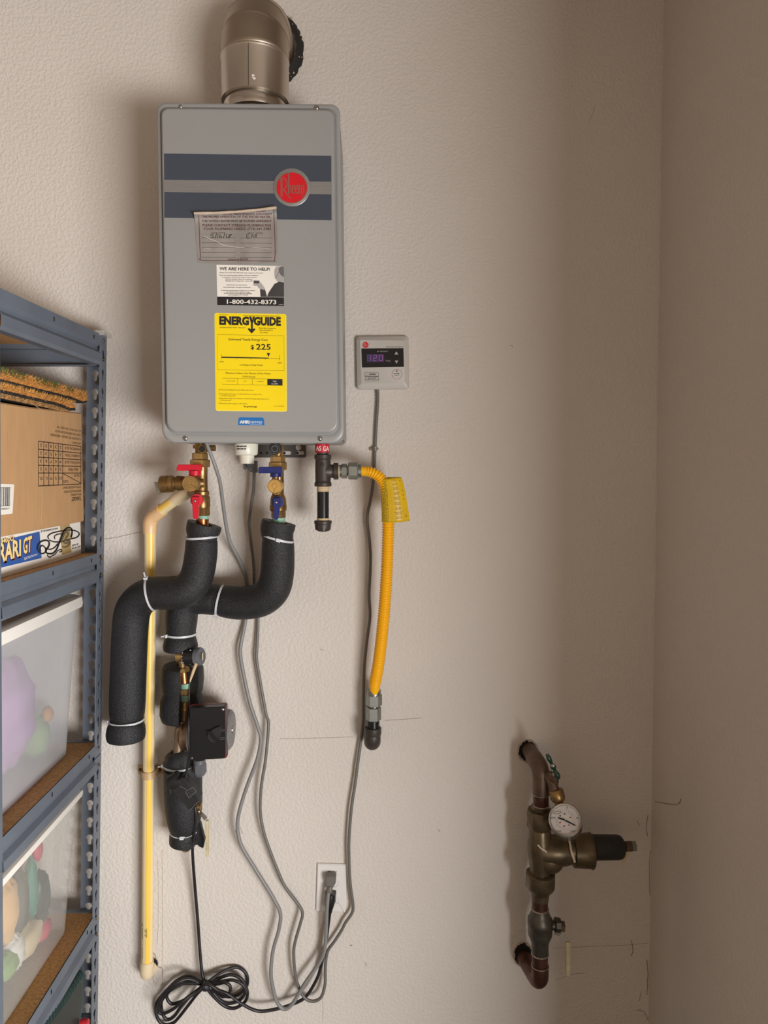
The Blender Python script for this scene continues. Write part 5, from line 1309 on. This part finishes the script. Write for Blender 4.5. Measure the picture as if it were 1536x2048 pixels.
sv = thing('shutoff_valve', 'grey bronze ball valve with pale lever below the regulator, elbow into wall', 'valve', W(1080, 1968, 0.0))
for y0, y1 in ((1798, 1819), (1906, 1932)):
    mb = MB(); mb.cyl((1080, y0, DR), (1079.7, y1, DR), 15.7, 28); obj('pipe', mb, M['copper_o'], sv, 'dark red copper')
mb = MB(); mb.lathe((1080, 1817, DR), (1080, 1907, DR), [(0, 17), (0.08, 18), (0.14, 20), (0.24, 25), (0.34, 25.4), (0.36, 24.4), (0.52, 24.6), (0.58, 23.6), (0.68, 19.5), (0.76, 17.4), (1, 16.8)], 14)
mb.cyl((1092, 1850, DR), (1112, 1851, DR), 9, 18); mb.cyl((1109, 1849, DR), (1120, 1850, DR), 14, 8, 1); obj('valve_body', mb, M['regul_g'], sv)
mb = MB(); mb.cyl((1119, 1852, DR), (1128, 1853, DR), 11, 6, 1); obj('stem_nut', mb, M['copper_b'], sv)
for y in (1817.5, 1907, 1930.5):
    mb = MB(); mb.lathe((1080, y - 1.8, DR), (1080, y + 1.8, DR), [(0, 16.4), (0.5, 17.8), (1, 16.4)], 28); obj('solder_ring', mb, M['solder'], sv)
mb = MB(); mb.ptube([(1080, 1929, DR), (1080, 1945, DR), (1079, 1954, .104), (1075, 1957, .09), (1066, 1944, .06), (1058, 1931, .03), (1048, 1914, .001)], [17, 17, 17.6, 17.4, 16.4, 16, 15.5], 6, 26); obj('elbow', mb, M['copper_o'], sv)
mb = MB(); mb.bar(W(1110, 1864, DR + .004), W(1122, 1866, DR + .004), .012, .004); mb.bar(W(1120, 1865, DR + .004), W(1138, 1889, DR + .012), .009, .002); obj('lever_arm', mb, M['clip'], sv)
mb = MB(); mb.slab(rquad([(1132.5, 1886), (1141.5, 1886), (1141, 1952), (1132.5, 1952)], [1, 1, 2.5, 2.5], 3), DR + .016, DR + .008, .6); obj('lever_grip', mb, M['cream_l'], sv, 'pale lever grip')

# ================================================================== SHELVING UNIT
SD = .05       # gap between the posts and the wall
ZT = W(213, 668, SD).z
def px_far(z):     # right edge of the wall-side post, wall-side corner
    t = (ZT - z) / ZT
    pt, pb = W(213, 668, SD).x, W(194.5, 2048, SD).x
    zb_ = W(194.5, 2048, SD).z
    return pt + (pb - pt) * (ZT - z) / (ZT - zb_)
def px_near(z):
    a, b = W(1.2, 640, .48), W(7.8, 2048, .48)
    return a.x + (b.x - a.x) * (a.z - z) / (a.z - b.z)
DN = .52
def xs(z, d):      # skewed steel frame: x of the end face at height z and distance d
    f = (d - SD) / (.50 - SD)
    return px_far(z) * (1 - f) + px_near(z) * f
SH = thing('shelving_unit', 'blue grey steel shelving unit with keyhole posts and chipboard shelves', 'shelf', Vector((px_far(0), -.27, 0)))
PITCH = .0410; AW = .042
def keyhole(cx_, cz, r=.0073, s=.0042, h=.0135):
    pts = []
    for i in range(15):
        a = math.radians(-55 + (290 / 14) * i); pts.append((cx_ + r * math.cos(a), cz + r * math.sin(a)))
    pts += [(cx_ - s, cz - h)] + [(cx_ + s * math.cos(PI + PI * k / 5), cz - h + s * math.sin(PI + PI * k / 5)) for k in range(1, 5)] + [(cx_ + s, cz - h)]
    return pts
def flange(mb, fn, z0, z1, w0, w1, hx, off=.0):
    """perforated strip: fn(s, z) -> point"""
    k0 = math.floor((z0 - off) / PITCH); z = off + k0 * PITCH
    cells = []
    while z < z1:
        a, b = max(z, z0), min(z + PITCH, z1)
        outer = [(w0, a), (w1, a), (w1, b), (w0, b)]
        hc = z + PITCH * .66
        if hc - .019 > a and hc + .009 < b:
            hole = keyhole(hx, hc)[::-1]
            tris = tessellate_polygon([[Vector((x, y, 0)) for x, y in outer], [Vector((x, y, 0)) for x, y in hole]])
            pts = outer + hole
            mb.add([fn(*p) for p in pts], [t for t in tris])
        else:
            mb.add([fn(*p) for p in outer], [(0, 1, 2, 3)])
        z += PITCH
def post(z0, z1, d_corner, sgn, xfun, xdir=-1, holes=True, label=None):
    """angle post; sgn +1: end flange runs from the corner toward the room"""
    mb = MB()
    fA = lambda s, z: Vector((xfun(z, d_corner), -(d_corner + sgn * s), z))
    fB = lambda s, z: Vector((xfun(z, d_corner) + xdir * s, -d_corner, z))
    flange(mb, fA, z0, z1, 0, .037, .019); flange(mb, fB, z0, z1, 0, AW, .0235)
    o = obj('post', mb, M['shelf'], SH, fix=True, sharp=30, weld=True)
    o.data.shade_flat()
    md = o.modifiers.new('thickness', 'SOLIDIFY'); md.thickness = .0018; md.offset = 0
    return o
ZS = W(205, 1512, SD + .02).z
post(ZS + .001, ZT, SD, 1, xs); post(0.0, ZS - .001, SD, 1, xs)
post(0.0, ZT, DN, -1, xs)
XL = -1.52
post(0.0, ZT, SD, 1, lambda z, d: XL, 1); post(0.0, ZT, DN, -1, lambda z, d: XL, 1)
mb = MB(); p = W(208, 668, SD + .02); mb.box((p.x - .014, p.y - .02, p.z - .006), (p.x + .0085, p.y + .022, p.z + .004)); obj('post_cap', mb, M['clearcap'], SH, 'clear plastic cap')
LEV = [W(203, 668, .085).z, W(193, 1106.5, .085).z, W(185, 1491, .085).z, W(184.5, 1835, .085).z, .215]
BH = .066
prof = [(0, 0), (0, -.022), (-.007, -.028), (-.006, -.034), (0.002, -.042), (0.002, -.060), (-.004, -BH), (-.022, -BH)]
def beam(z):
    mb = MB()
    r = []
    for d in (SD + .036, .484):
        lp = [Vector((xs(z, d) + .0005 + a, -d, z + b)) for a, b in [(-.0015, -.002)] + prof]
        lp2 = [Vector((q.x - .0018, q.y, q.z + (.0018 if i_ >= len(lp) - 2 else 0))) for i_, q in enumerate(lp)][::-1]
        r.append(lp + lp2)
    mb.rings(r); return obj('end_beam', mb, M['shelf'], SH, sharp=25)
for z in LEV:
    bmo = beam(z)
    for zz in (-.012, -.052):
        q = Vector((xs(z, SD + .02) + .0012, -(SD + .018), z + zz)); screw_at(SH, q, .0048, M['screw'], 'rivet', Vector((1, 0, 0)))
        q = Vector((xs(z, .50) + .0012, -.502, z + zz)); screw_at(SH, q, .0048, M['screw'], 'rivet', Vector((1, 0, 0)))
    mb = MB()
    for d in (.30, .12):
        a = Vector((xs(z, d) + .0012, -d, z - .008)); mb.bar(a, a + Vector((0, 0, -.008)), .0024, .001, Vector((0, 1, 0)))
    obj('beam_slot', mb, M['hole'], bmo)
    for dd in (SD + .004, .516):
        s_ = 1 if dd < .2 else -1
        mb = MB(); xa, xb = XL + .004, xs(z, dd) - .004
        lp = [(dd + s_ * a, b) for a, b in ((.012, 0), (0, 0), (0, -.026), (.005, -.030), (0, -.036), (0, -BH), (.020, -BH), (.020, -BH + .0016), (.0018, -BH + .0016), (.0018, -.0018), (.012, -.0018))]
        mb.rings([[Vector((x, -d, z + b)) for d, b in lp] for x in (xa, xb)]); obj('long_beam', mb, M['shelf'], SH, sharp=25)
    mb = MB(); bt = z - .0015
    xr0, xr1 = xs(z, SD + .01) - .003, xs(z, .51) - .003
    mb.rings([[Vector((XL + .01, -SD - .006, q)), Vector((xr0, -SD - .006, q)), Vector((xr1, -.510, q)), Vector((XL + .01, -.510, q))] for q in (bt - .016, bt)]); obj('shelf_board', mb, M['board'], SH)

# ---- things on the shelves (faces turned to the end of the unit)
def xbox(name, mb, corners, X0, depth, mt, parent, **k):
    """box whose end face has the four pixel corners on the plane x = X0"""
    F = [WX(x, y, X0) for x, y in corners]
    mb.rings([[p + Vector((-depth, 0, 0)) for p in F], F]); return obj(name, mb, mt, parent, **k)
z2 = LEV[1] - .0015; z3 = LEV[2] - .0015; z4 = LEV[3] - .0015; z5 = LEV[4] - .0015
def solid_x(X0, d0, d1, z0, z1, depth):
    m = MB(); m.box((X0 - depth, -d1, z0), (X0, -d0, z1)); return m
XB = xs(z2, .1) - .035
# race set box
def yz(px, py, X): p = WX(px, py, X); return p.y, p.z
rb = thing('slot_car_set_box', 'flat blue and white race set box under the big brown carton', 'box', Vector((XB, -.25, z2)))
yf = WX(161, 1060, XB).y; zt = WX(80, 1059, XB).z
mb = MB(); mb.box((XB - .42, -.50, z2 + .0005), (XB, yf, zt)); obj('carton', mb, M['white'], rb)
x1, x2, x3, x4 = (atx(XB + .0004 * k) for k in (1, 2, 3, 4))
c9 = lambda pts: [(x / 7.583, 880 + y / 7.583) for x, y in pts]
mb = MB(); mb.poly(c9([(-60, 1545), (600, 1388), (632, 1790), (-60, 1955)]), x1); obj('blue_panel', mb, M['race_b'], rb, 'blue panel')
q9 = lambda *p: c9(p)
def word(mb, fn, dx=0, dy=0, bold=.03):
    mb.text('FERRARI', q9((-270 + dx, 1585 + dy), (318 + dx, 1500 + dy), (318 + dx, 1745 + dy), (-270 + dx, 1950 + dy)), fn, bold)
    mb.text('GT', q9((352 + dx, 1482 + dy), (486 + dx, 1445 + dy), (474 + dx, 1684 + dy), (352 + dx, 1728 + dy)), fn, bold)
    mb.text('440-X2', q9((16 + dx, 1492 + dy), (214 + dx, 1442 + dy), (214 + dx, 1520 + dy), (16 + dx, 1576 + dy)), fn, bold)
mb = MB(); word(mb, x2, 9, 10, .07); obj('lettering_shadow', mb, M['maroon'], rb)
mb = MB(); word(mb, x3); obj('lettering', mb, M['race_y'], rb)
mb = MB(); mb.text('ELECTRIC RACING', q9((368, 1782), (565, 1716), (565, 1745), (368, 1820)), x2, .01); obj('lettering', mb, M['white'], rb)
mb = MB(); mb.poly(c9([(912, 1290), (1056, 1252), (1086, 1700), (940, 1745)]), x1); obj('packing_tape', mb, M['race_t'], rb, 'strip of brown tape')
mb = MB()
mb.text("27' OF RACING ACTION", q9((620, 1372), (880, 1328), (880, 1352), (620, 1404)), x2, .02)
mb.text('SETS UP', q9((1094, 1590), (1190, 1566), (1190, 1590), (1094, 1616)), x2, .02); mb.text("IN 2'x 4'FT", q9((1096, 1632), (1226, 1600), (1226, 1624), (1096, 1658)), x2, .02)
tr = lambda pts, wd: mb.ribbon(catmull(c9(pts), 5), wd, x3)
tr([(600, 1700), (570, 1640), (600, 1560), (680, 1522), (740, 1540), (745, 1600), (700, 1680), (720, 1720), (800, 1720), (860, 1660), (900, 1560), (960, 1400), (1020, 1335), (1080, 1340), (1095, 1400), (1080, 1480)], 3.0)
tr([(600, 1700), (640, 1725), (690, 1700), (690, 1640), (640, 1600), (610, 1640), (620, 1690)], 2.4)
tr([(740, 1500), (730, 1460), (800, 1410), (1000, 1370), (1110, 1370), (1190, 1400), (1200, 1440), (1160, 1480), (1080, 1500), (940, 1540), (820, 1545), (745, 1515)], 2.2)
tr([(835, 1505), (830, 1460), (880, 1430), (950, 1425)], 1.8); tr([(700, 1640), (760, 1660), (830, 1630), (880, 1570)], 2.0)
tr([(740, 1780), (770, 1770), (840, 1730), (880, 1680), (930, 1660), (935, 1690), (900, 1700)], 1.6); tr([(720, 1740), (735, 1770), (770, 1780)], 2.0)
obj('track_picture', mb, M['black'], rb)
mb = MB()
tr2 = lambda pts, wd: mb.ribbon(catmull(c9(pts), 5), wd, x4)
tr2([(930, 1560), (960, 1470), (1000, 1400), (1040, 1420), (1000, 1500), (980, 1560), (1030, 1560), (1060, 1500)], 3.0); tr2([(950, 1620), (1000, 1625), (1050, 1590), (1070, 1540)], 2.4); obj('taped_track', mb, M['race_tr'], rb)

# carton
ct = thing('cardboard_carton', 'large brown cardboard carton with an upside down printed size table', 'box', Vector((XB, -.25, zt)))
XC = XB + .004
cz0 = zt + .0005; yfc = WX(166, 940, XC).y
ztf = WX(165, 826, XC).z; ztn = WX(0, 800, XC).z
zmean = WX(120, 823, XC).z
mb = MB()
ye = -.505
F0 = [Vector((XC, ye, cz0)), Vector((XC, yfc, cz0)), Vector((XC, yfc, ztf)), Vector((XC, WX(62, 815, XC).y, WX(62, 815, XC).z + .001)), Vector((XC, ye, ztn - .004))]
mb.rings([[p + Vector((-.40, 0, 0)) for p in F0], [p + Vector((-.003, 0, 0)) for p in F0], offset3(F0, .003)]); cb = obj('carton', mb, M['carton'], ct)
k1, k2 = atx(XC + .0004), atx(XC + .0008)
mb = MB()
for pts, wd in (([(84, 818), (86, 850), (86, 890), (82, 1052)], 1.0), ([(10, 808), (17, 840), (16, 880)], .7), ([(66, 808), (76, 815), (84, 820)], .8), ([(108, 822), (111, 850)], .6), ([(80, 960), (79, 1000), (79, 1050)], .6), ([(114, 990), (113, 1046)], .5)):
    mb.ribbon(catmull(pts, 4), wd, k1)
obj('crease', mb, M['carton_e'], cb)
mb = MB()
TQ = [(162, 968), (77, 972), (77, 882.5), (162, 893)]
def tq(u, v):
    a = (TQ[0][0] + (TQ[1][0] - TQ[0][0]) * u, TQ[0][1] + (TQ[1][1] - TQ[0][1]) * u); b = (TQ[3][0] + (TQ[2][0] - TQ[3][0]) * u, TQ[3][1] + (TQ[2][1] - TQ[3][1]) * u)
    return k1(a[0] + (b[0] - a[0]) * v, a[1] + (b[1] - a[1]) * v)
rows = [0, .29, .465, .645, .82, 1.0]; cols = [0, .43, .535, .645, .755, .875, 1.0]
for r in rows: mb.ribbon([(0, r), (.5, r), (1, r)], .020, tq)
for c in cols: mb.ribbon([(c, 0), (c, 1)], .012, tq)
mb.ribbon([(0.0, .02), (.42, .28)], .016, tq)
def tl(t, u0, u1, v, h, b=.0): mb.text(t, [(u0, v - h), (u1, v - h), (u1, v), (u0, v)], tq, b)
tl('COLOR', .02, .16, .26, .07); tl('SIZE', .30, .42, .11, .07)
for t, a, b in zip(('XS', 'S', 'M', 'L', 'XL'), cols[1:-1], cols[2:]): m_ = (a + b) / 2; wq = .022 * len(t); tl(t, m_ - wq, m_ + wq, .20, .075)
for i, (nm, vals) in enumerate((('BALI PINK', '24532'), ('NIGHTFALL BLUE', '46763'), ('SUNRISE CORAL', '24532'), ('WHIMSICAL BLUE', '23432'))):
    v = rows[i + 2] - .05; tl(nm, .02 + (.05 if i == 0 else 0), .38 if i else .30, v, .07)
    for ch, a, b in zip(vals, cols[1:-1], cols[2:]): m_ = (a + b) / 2; tl(ch, m_ - .022, m_ + .022, v, .075)
tl('TARGET', 0, .22, -.33, .10, .02); tl('PO # 80822', 0, .24, -.245, .055); tl('DPCI/ITEM # ECUV14271', 0, .40, -.15, .06); tl('STYLE # ASSORTMENT', 0, .43, -.045, .06)
tl('CASE PACK', 0, .20, 1.10, .06); tl(':', .40, .41, 1.10, .06); tl('COUNTRY OF ORIGIN : INDONESIA', 0, .72, 1.22, .065); tl('CARTON DIMENSIONS INCH', 0, .60, 1.325, .06); tl('L22 CM W15 CM H023 CM', 0, .56, 1.43, .06)
obj('printing', mb, M['ink_br'], cb)
mb = MB(); mb.poly(rquad(c9([(-40, 662), (216, 672), (190, 1118), (-40, 1140)]), 2, 3), k1); lb = obj('shipping_label', mb, M['white'], ct, 'white barcode label')
mb = MB(); xq = -30
random.seed(3)
while xq < 150:
    w_ = random.choice((4, 6, 9, 13)); mb.poly(c9([(xq, 722), (xq + w_, 722), (xq + w_ - 4, 1000), (xq - 4, 1002)]), k2); xq += w_ + random.choice((6, 8, 12))
mb.ribbon(c9([(-30, 722), (166, 722)]), .7, k2); mb.ribbon(c9([(-30, 1004), (154, 998)]), .7, k2)
mb.text('44002671', q9((20, 1030), (140, 1022), (140, 1052), (20, 1062)), k2)
obj('barcode', mb, M['grey3'], lb)

# doormats
def doormat(label, top, thick, back, mt, X, green=False, fib=700):
    """top: pixel line of the upper edge (near end, far end)"""
    (xa, ya), (xb, yb) = top
    n = 70; L = []
    p0 = WX(xa - 14, ya - 3, X); p1 = WX(xb, yb, X)
    t = thing('doormat', label, 'doormat', Vector((X, (p0.y + p1.y) / 2, p1.z - thick)), 'doormats stacked on the carton')
    mb = MB(); bb = MB(); depth = .34
    rt = []; rb_ = []
    for i in range(n + 1):
        f = i / n; p = p0.lerp(p1, f)
        sag = -.006 * max(0, f - .75) / .25 * (1 if f > .75 else 0)
        p = Vector((p.x + random.uniform(-.0015, .0015), p.y, p.z + sag))
        th = thick * (1 if f < .93 else 1 - .45 * (f - .93) / .07)
        w_ = [Vector((p.x - depth, p.y, p.z)), Vector((p.x + random.uniform(-.002, .001), p.y, p.z + random.uniform(-.0025, .001))), Vector((p.x + random.uniform(-.001, .002), p.y, p.z - th * .5)), Vector((p.x, p.y, p.z - th)), Vector((p.x - depth, p.y, p.z - th))]
        rt.append(w_)
        rb_.append([Vector((p.x - depth, p.y, p.z - th)), Vector((p.x - .001, p.y, p.z - th)), Vector((p.x - .001, p.y, p.z - th - back)), Vector((p.x - depth, p.y, p.z - th - back))])
    mb.rings(rt); body = obj('coir_mat', mb, mt, t)
    bb.rings(rb_); obj('rubber_backing', bb, M['rubber'], t, 'black rubber backing')
    fm = MB(); gm = MB()
    for i in range(fib):
        f = random.random(); p = p0.lerp(p1, f); z = random.uniform(-thick, .001)
        q = Vector((p.x - random.uniform(0, .004), p.y, p.z + z)); l = random.uniform(.003, .010)
        dr = Vector((random.uniform(.3, 1), random.uniform(-.9, .9), random.uniform(-.3, 1.0) + (1.0 if z > -.004 else 0))).normalized() * l
        s = Vector((0, random.uniform(.0004, .0009), random.uniform(-.0005, .0005)))
        tgt = gm if (green and z > -thick * .55 and (f < .28 or .38 < f < .62 or .72 < f < .80) and random.random() < .75) else fm
        tgt.add([q - s, q + s, q + dr], [(0, 1, 2)])
    obj('coir_pile', fm, M['coir_g'] if mt is M['coir2'] else M['coir_f'], t, kind='stuff', fix=False)
    if gm.v: obj('green_pile', gm, M['grass'], t, 'green printed pile', kind='stuff', fix=False)
XM = XC + .002
doormat('topmost doormat, orange coir with green edge', ((0, 738), (176, 787)), .0160, .004, M['coir'], XM + .002, True, 3600)
doormat('middle doormat, orange coir over a wide black gap', ((0, 768), (151, 806)), .0085, .0055, M['coir'], XM, False, 2600)
doormat('lowest doormat, dull tan coir lying directly on the carton', ((0, 787), (143, 819)), .0072, .0006, M['coir2'], XM - .004, False, 2200)

# bins
def bin_(name, label, lidpts, body, X, zb_, mt, contents, lidh):
    """lidpts: pixel far top and far bottom of the lid; body: pixel far top and far bottom"""
    t = thing(name, label, 'storage bin', Vector((X - .2, -.27, zb_)))
    yft = WX(*body[0], X).y + .012; yfb = WX(*body[1], X - .02).y + .008
    zlt = WX(*lidpts[0], X).z; zlb = WX(*lidpts[1], X).z
    ynear = -.498; dep = .40
    mb = MB()
    def lp(x_in, y0, y1, z, r=.013, n=4):
        x0, x1_ = X - dep + x_in, X - x_in; out = []
        for cxx, cyy, a0 in ((x1_ - r, y1 - r, 0), (x0 + r, y1 - r, 90), (x0 + r, y0 + r, 180), (x1_ - r, y0 + r, 270)):
            for k in range(n + 1):
                a = math.radians(a0 + 90 * k / n); out.append(Vector((cxx + r * math.cos(a), cyy + r * math.sin(a), z)))
        return out
    mb.rings([lp(.02, ynear + .02, yfb, zb_ + .001), lp(.0, ynear, yft, zlb)], True, False); obj('body', mb, mt, t, fix=True)
    mb = MB()
    mb.rings([lp(-.008, ynear - .004, yft + .012, zlb - .004), lp(-.009, ynear - .005, yft + .014, zlb + .004), lp(-.008, ynear - .004, yft + .012, zlt - .006), lp(.002, ynear + .006, yft, zlt)]); obj('lid', mb, M['lid'], t, 'white lid')
    for i, (nm, lab, cat, mk, c, r, sc) in enumerate(contents):
        p = WX(*c, X - .03 - r * sc[0])
        p.z = max(p.z, zb_ + .006 + 1.13 * r * sc[2]); p.z = min(p.z, zlb - .01 - 1.13 * r * sc[2])
        p.y = min(max(p.y, ynear + .03 + 1.13 * r * sc[1]), yfb - .012 - 1.13 * r * sc[1]); p.x = X - .036 - 1.13 * r * sc[0]
        m = MB(); m.sphere(Vector((0, 0, 0)), r, 26, 18, sc)
        for k, v in enumerate(m.v):
            v *= 1 + .10 * math.sin(9 * v.x / r + i) * math.cos(7 * v.z / r + 2 * i) + .05 * math.sin(15 * v.y / r)
        o = obj(nm, MB().add([v + p for v in m.v], m.f), M[mk], origin=Vector((p.x, p.y, p.z)), sharp=180)
        tag(o, lab, cat)
    return t
X3 = xs(z3, .25) - .022
bin_('storage_bin', 'milky storage bin with thick white lid and purple cloth inside', [(165, 1184), (171, 1203)], [(152, 1212), (132, 1478)], X3, z3, M['bin_m'],
     [('purple_cloth', 'crumpled purple cloth inside the milky bin', 'cloth', 'purple', (30, 1500), .098, (.6, 1.1, 1.15)),
      ('green_toy', 'small green soft toy beside the purple cloth in the milky bin', 'toy', 'leaf', (112, 1450), .030, (1, 1.0, 1.5)),
      ('amber_toy', 'small amber toy beside the purple cloth in the milky bin', 'toy', 'amber', (106, 1425), .012, (1, 1.1, 1.4))], .02)
X4 = xs(z4, .25) - .022
bin_('storage_bin', 'clear storage bin with thin white lid full of coloured toys', [(163, 1569), (163, 1582)], [(153, 1596), (129, 1822)], X4, z4, M['bin_c'],
     [('cream_toy', 'long cream soft toy low in the clear bin', 'toy', 'cream', (66, 1890), .040, (.8, 1.7, .8)),
      ('peach_toy', 'tall peach coloured soft toy at the near end of the clear bin', 'toy', 'peach', (16, 1820), .036, (.7, 1.0, 1.9)),
      ('dark_toy', 'tall dark grey toy in the middle of the clear bin', 'toy', 'dgrey', (46, 1800), .026, (.7, .8, 2.6)),
      ('teal_toy', 'slim teal toy standing high in the clear bin', 'toy', 'teal', (70, 1775), .018, (.7, .8, 3.6)),
      ('dark_green_toy', 'dark green toy leaning near the wall end of the clear bin', 'toy', 'reel', (92, 1790), .022, (.7, 1.2, 2.6)),
      ('pink_toy', 'pink toy low at the wall end of the clear bin', 'toy', 'pink', (116, 1838), .018, (.8, 1.5, 1.2)),
      ('rose_toy', 'small rose toy high under the lid of the clear bin', 'toy', 'pink', (82, 1700), .012, (.8, 1.2, 1.8)),
      ('pale_green_toy', 'pale green toy at the bottom near end of the clear bin', 'toy', 'leaf', (20, 1930), .026, (.8, 1.2, 1.0)),
      ('white_toy', 'white soft toy with tilted body near the bottom of the clear bin', 'toy', 'white_t', (36, 1905), .025, (.8, 1.0, 1.5))], .01)

# hose reel on the lowest shelf
XR = xs(z5, .2) - .004
hr = thing('hose_reel', 'dark green plastic hose reel with red knob on the lowest shelf', 'hose reel', Vector((XR - .1, -.22, z5)))
Rr = .118; Cr = Vector((XR, -.225, z5 + Rr + .0005))
mb = MB(); mb.lathe3(Cr - Vector((.02, 0, 0)), Cr, [(0, Rr * .96), (0.15, Rr), (0.85, Rr), (1, Rr * .93), (1, Rr * .9)], 44); obj('side_disc', mb, M['reel'], hr)
mb = MB(); mb.lathe3(Cr - Vector((.001, 0, 0)), Cr + Vector((.001, 0, 0)), [(0, Rr * .86), (1, Rr * .84)], 40); obj('side_recess', mb, M['reel_d'], hr, 'dull dark side')
mb = MB(); mb.lathe3(Cr - Vector((.17, 0, 0)), Cr - Vector((.02, 0, 0)), [(0, Rr), (0.08, Rr), (0.1, Rr * .7), (1, Rr * .7)], 36); obj('drum', mb, M['reel'], hr)
mb = MB()
pts = []; rad = []
for i in range(340):
    a = i / 340 * 2 * PI * 4.5; pts.append(Cr + Vector((-.032 - .118 * i / 340, math.sin(a) * Rr * .84, math.cos(a) * Rr * .84))); rad.append(.0115 * (1 + .09 * math.sin(i * 1.05)))
mb.tube(pts, rad, 10); obj('hose', mb, M['reel'], hr)
mb = MB(); q = catmull([(156, 1950), (138, 1978), (118, 2004), (98, 2030), (76, 2060)], 40)
P_ = [WX(x, y, XR + .006) for x, y in q]
mb.tube(P_, [.0125 * (1 + .07 * math.sin(i * .62)) for i in range(len(P_))], 16); obj('ribbed_hose', mb, M['reel'], hr, 'ribbed dark green hose')
mb = MB(); k = WX(161, 2047, XR + .004); mb.lathe3(k, k + Vector((.018, 0, 0)), [(0, .009), (0.4, .0105), (0.9, .009), (1, .005)], 18); obj('knob', mb, M['redk'], hr, 'red knob')
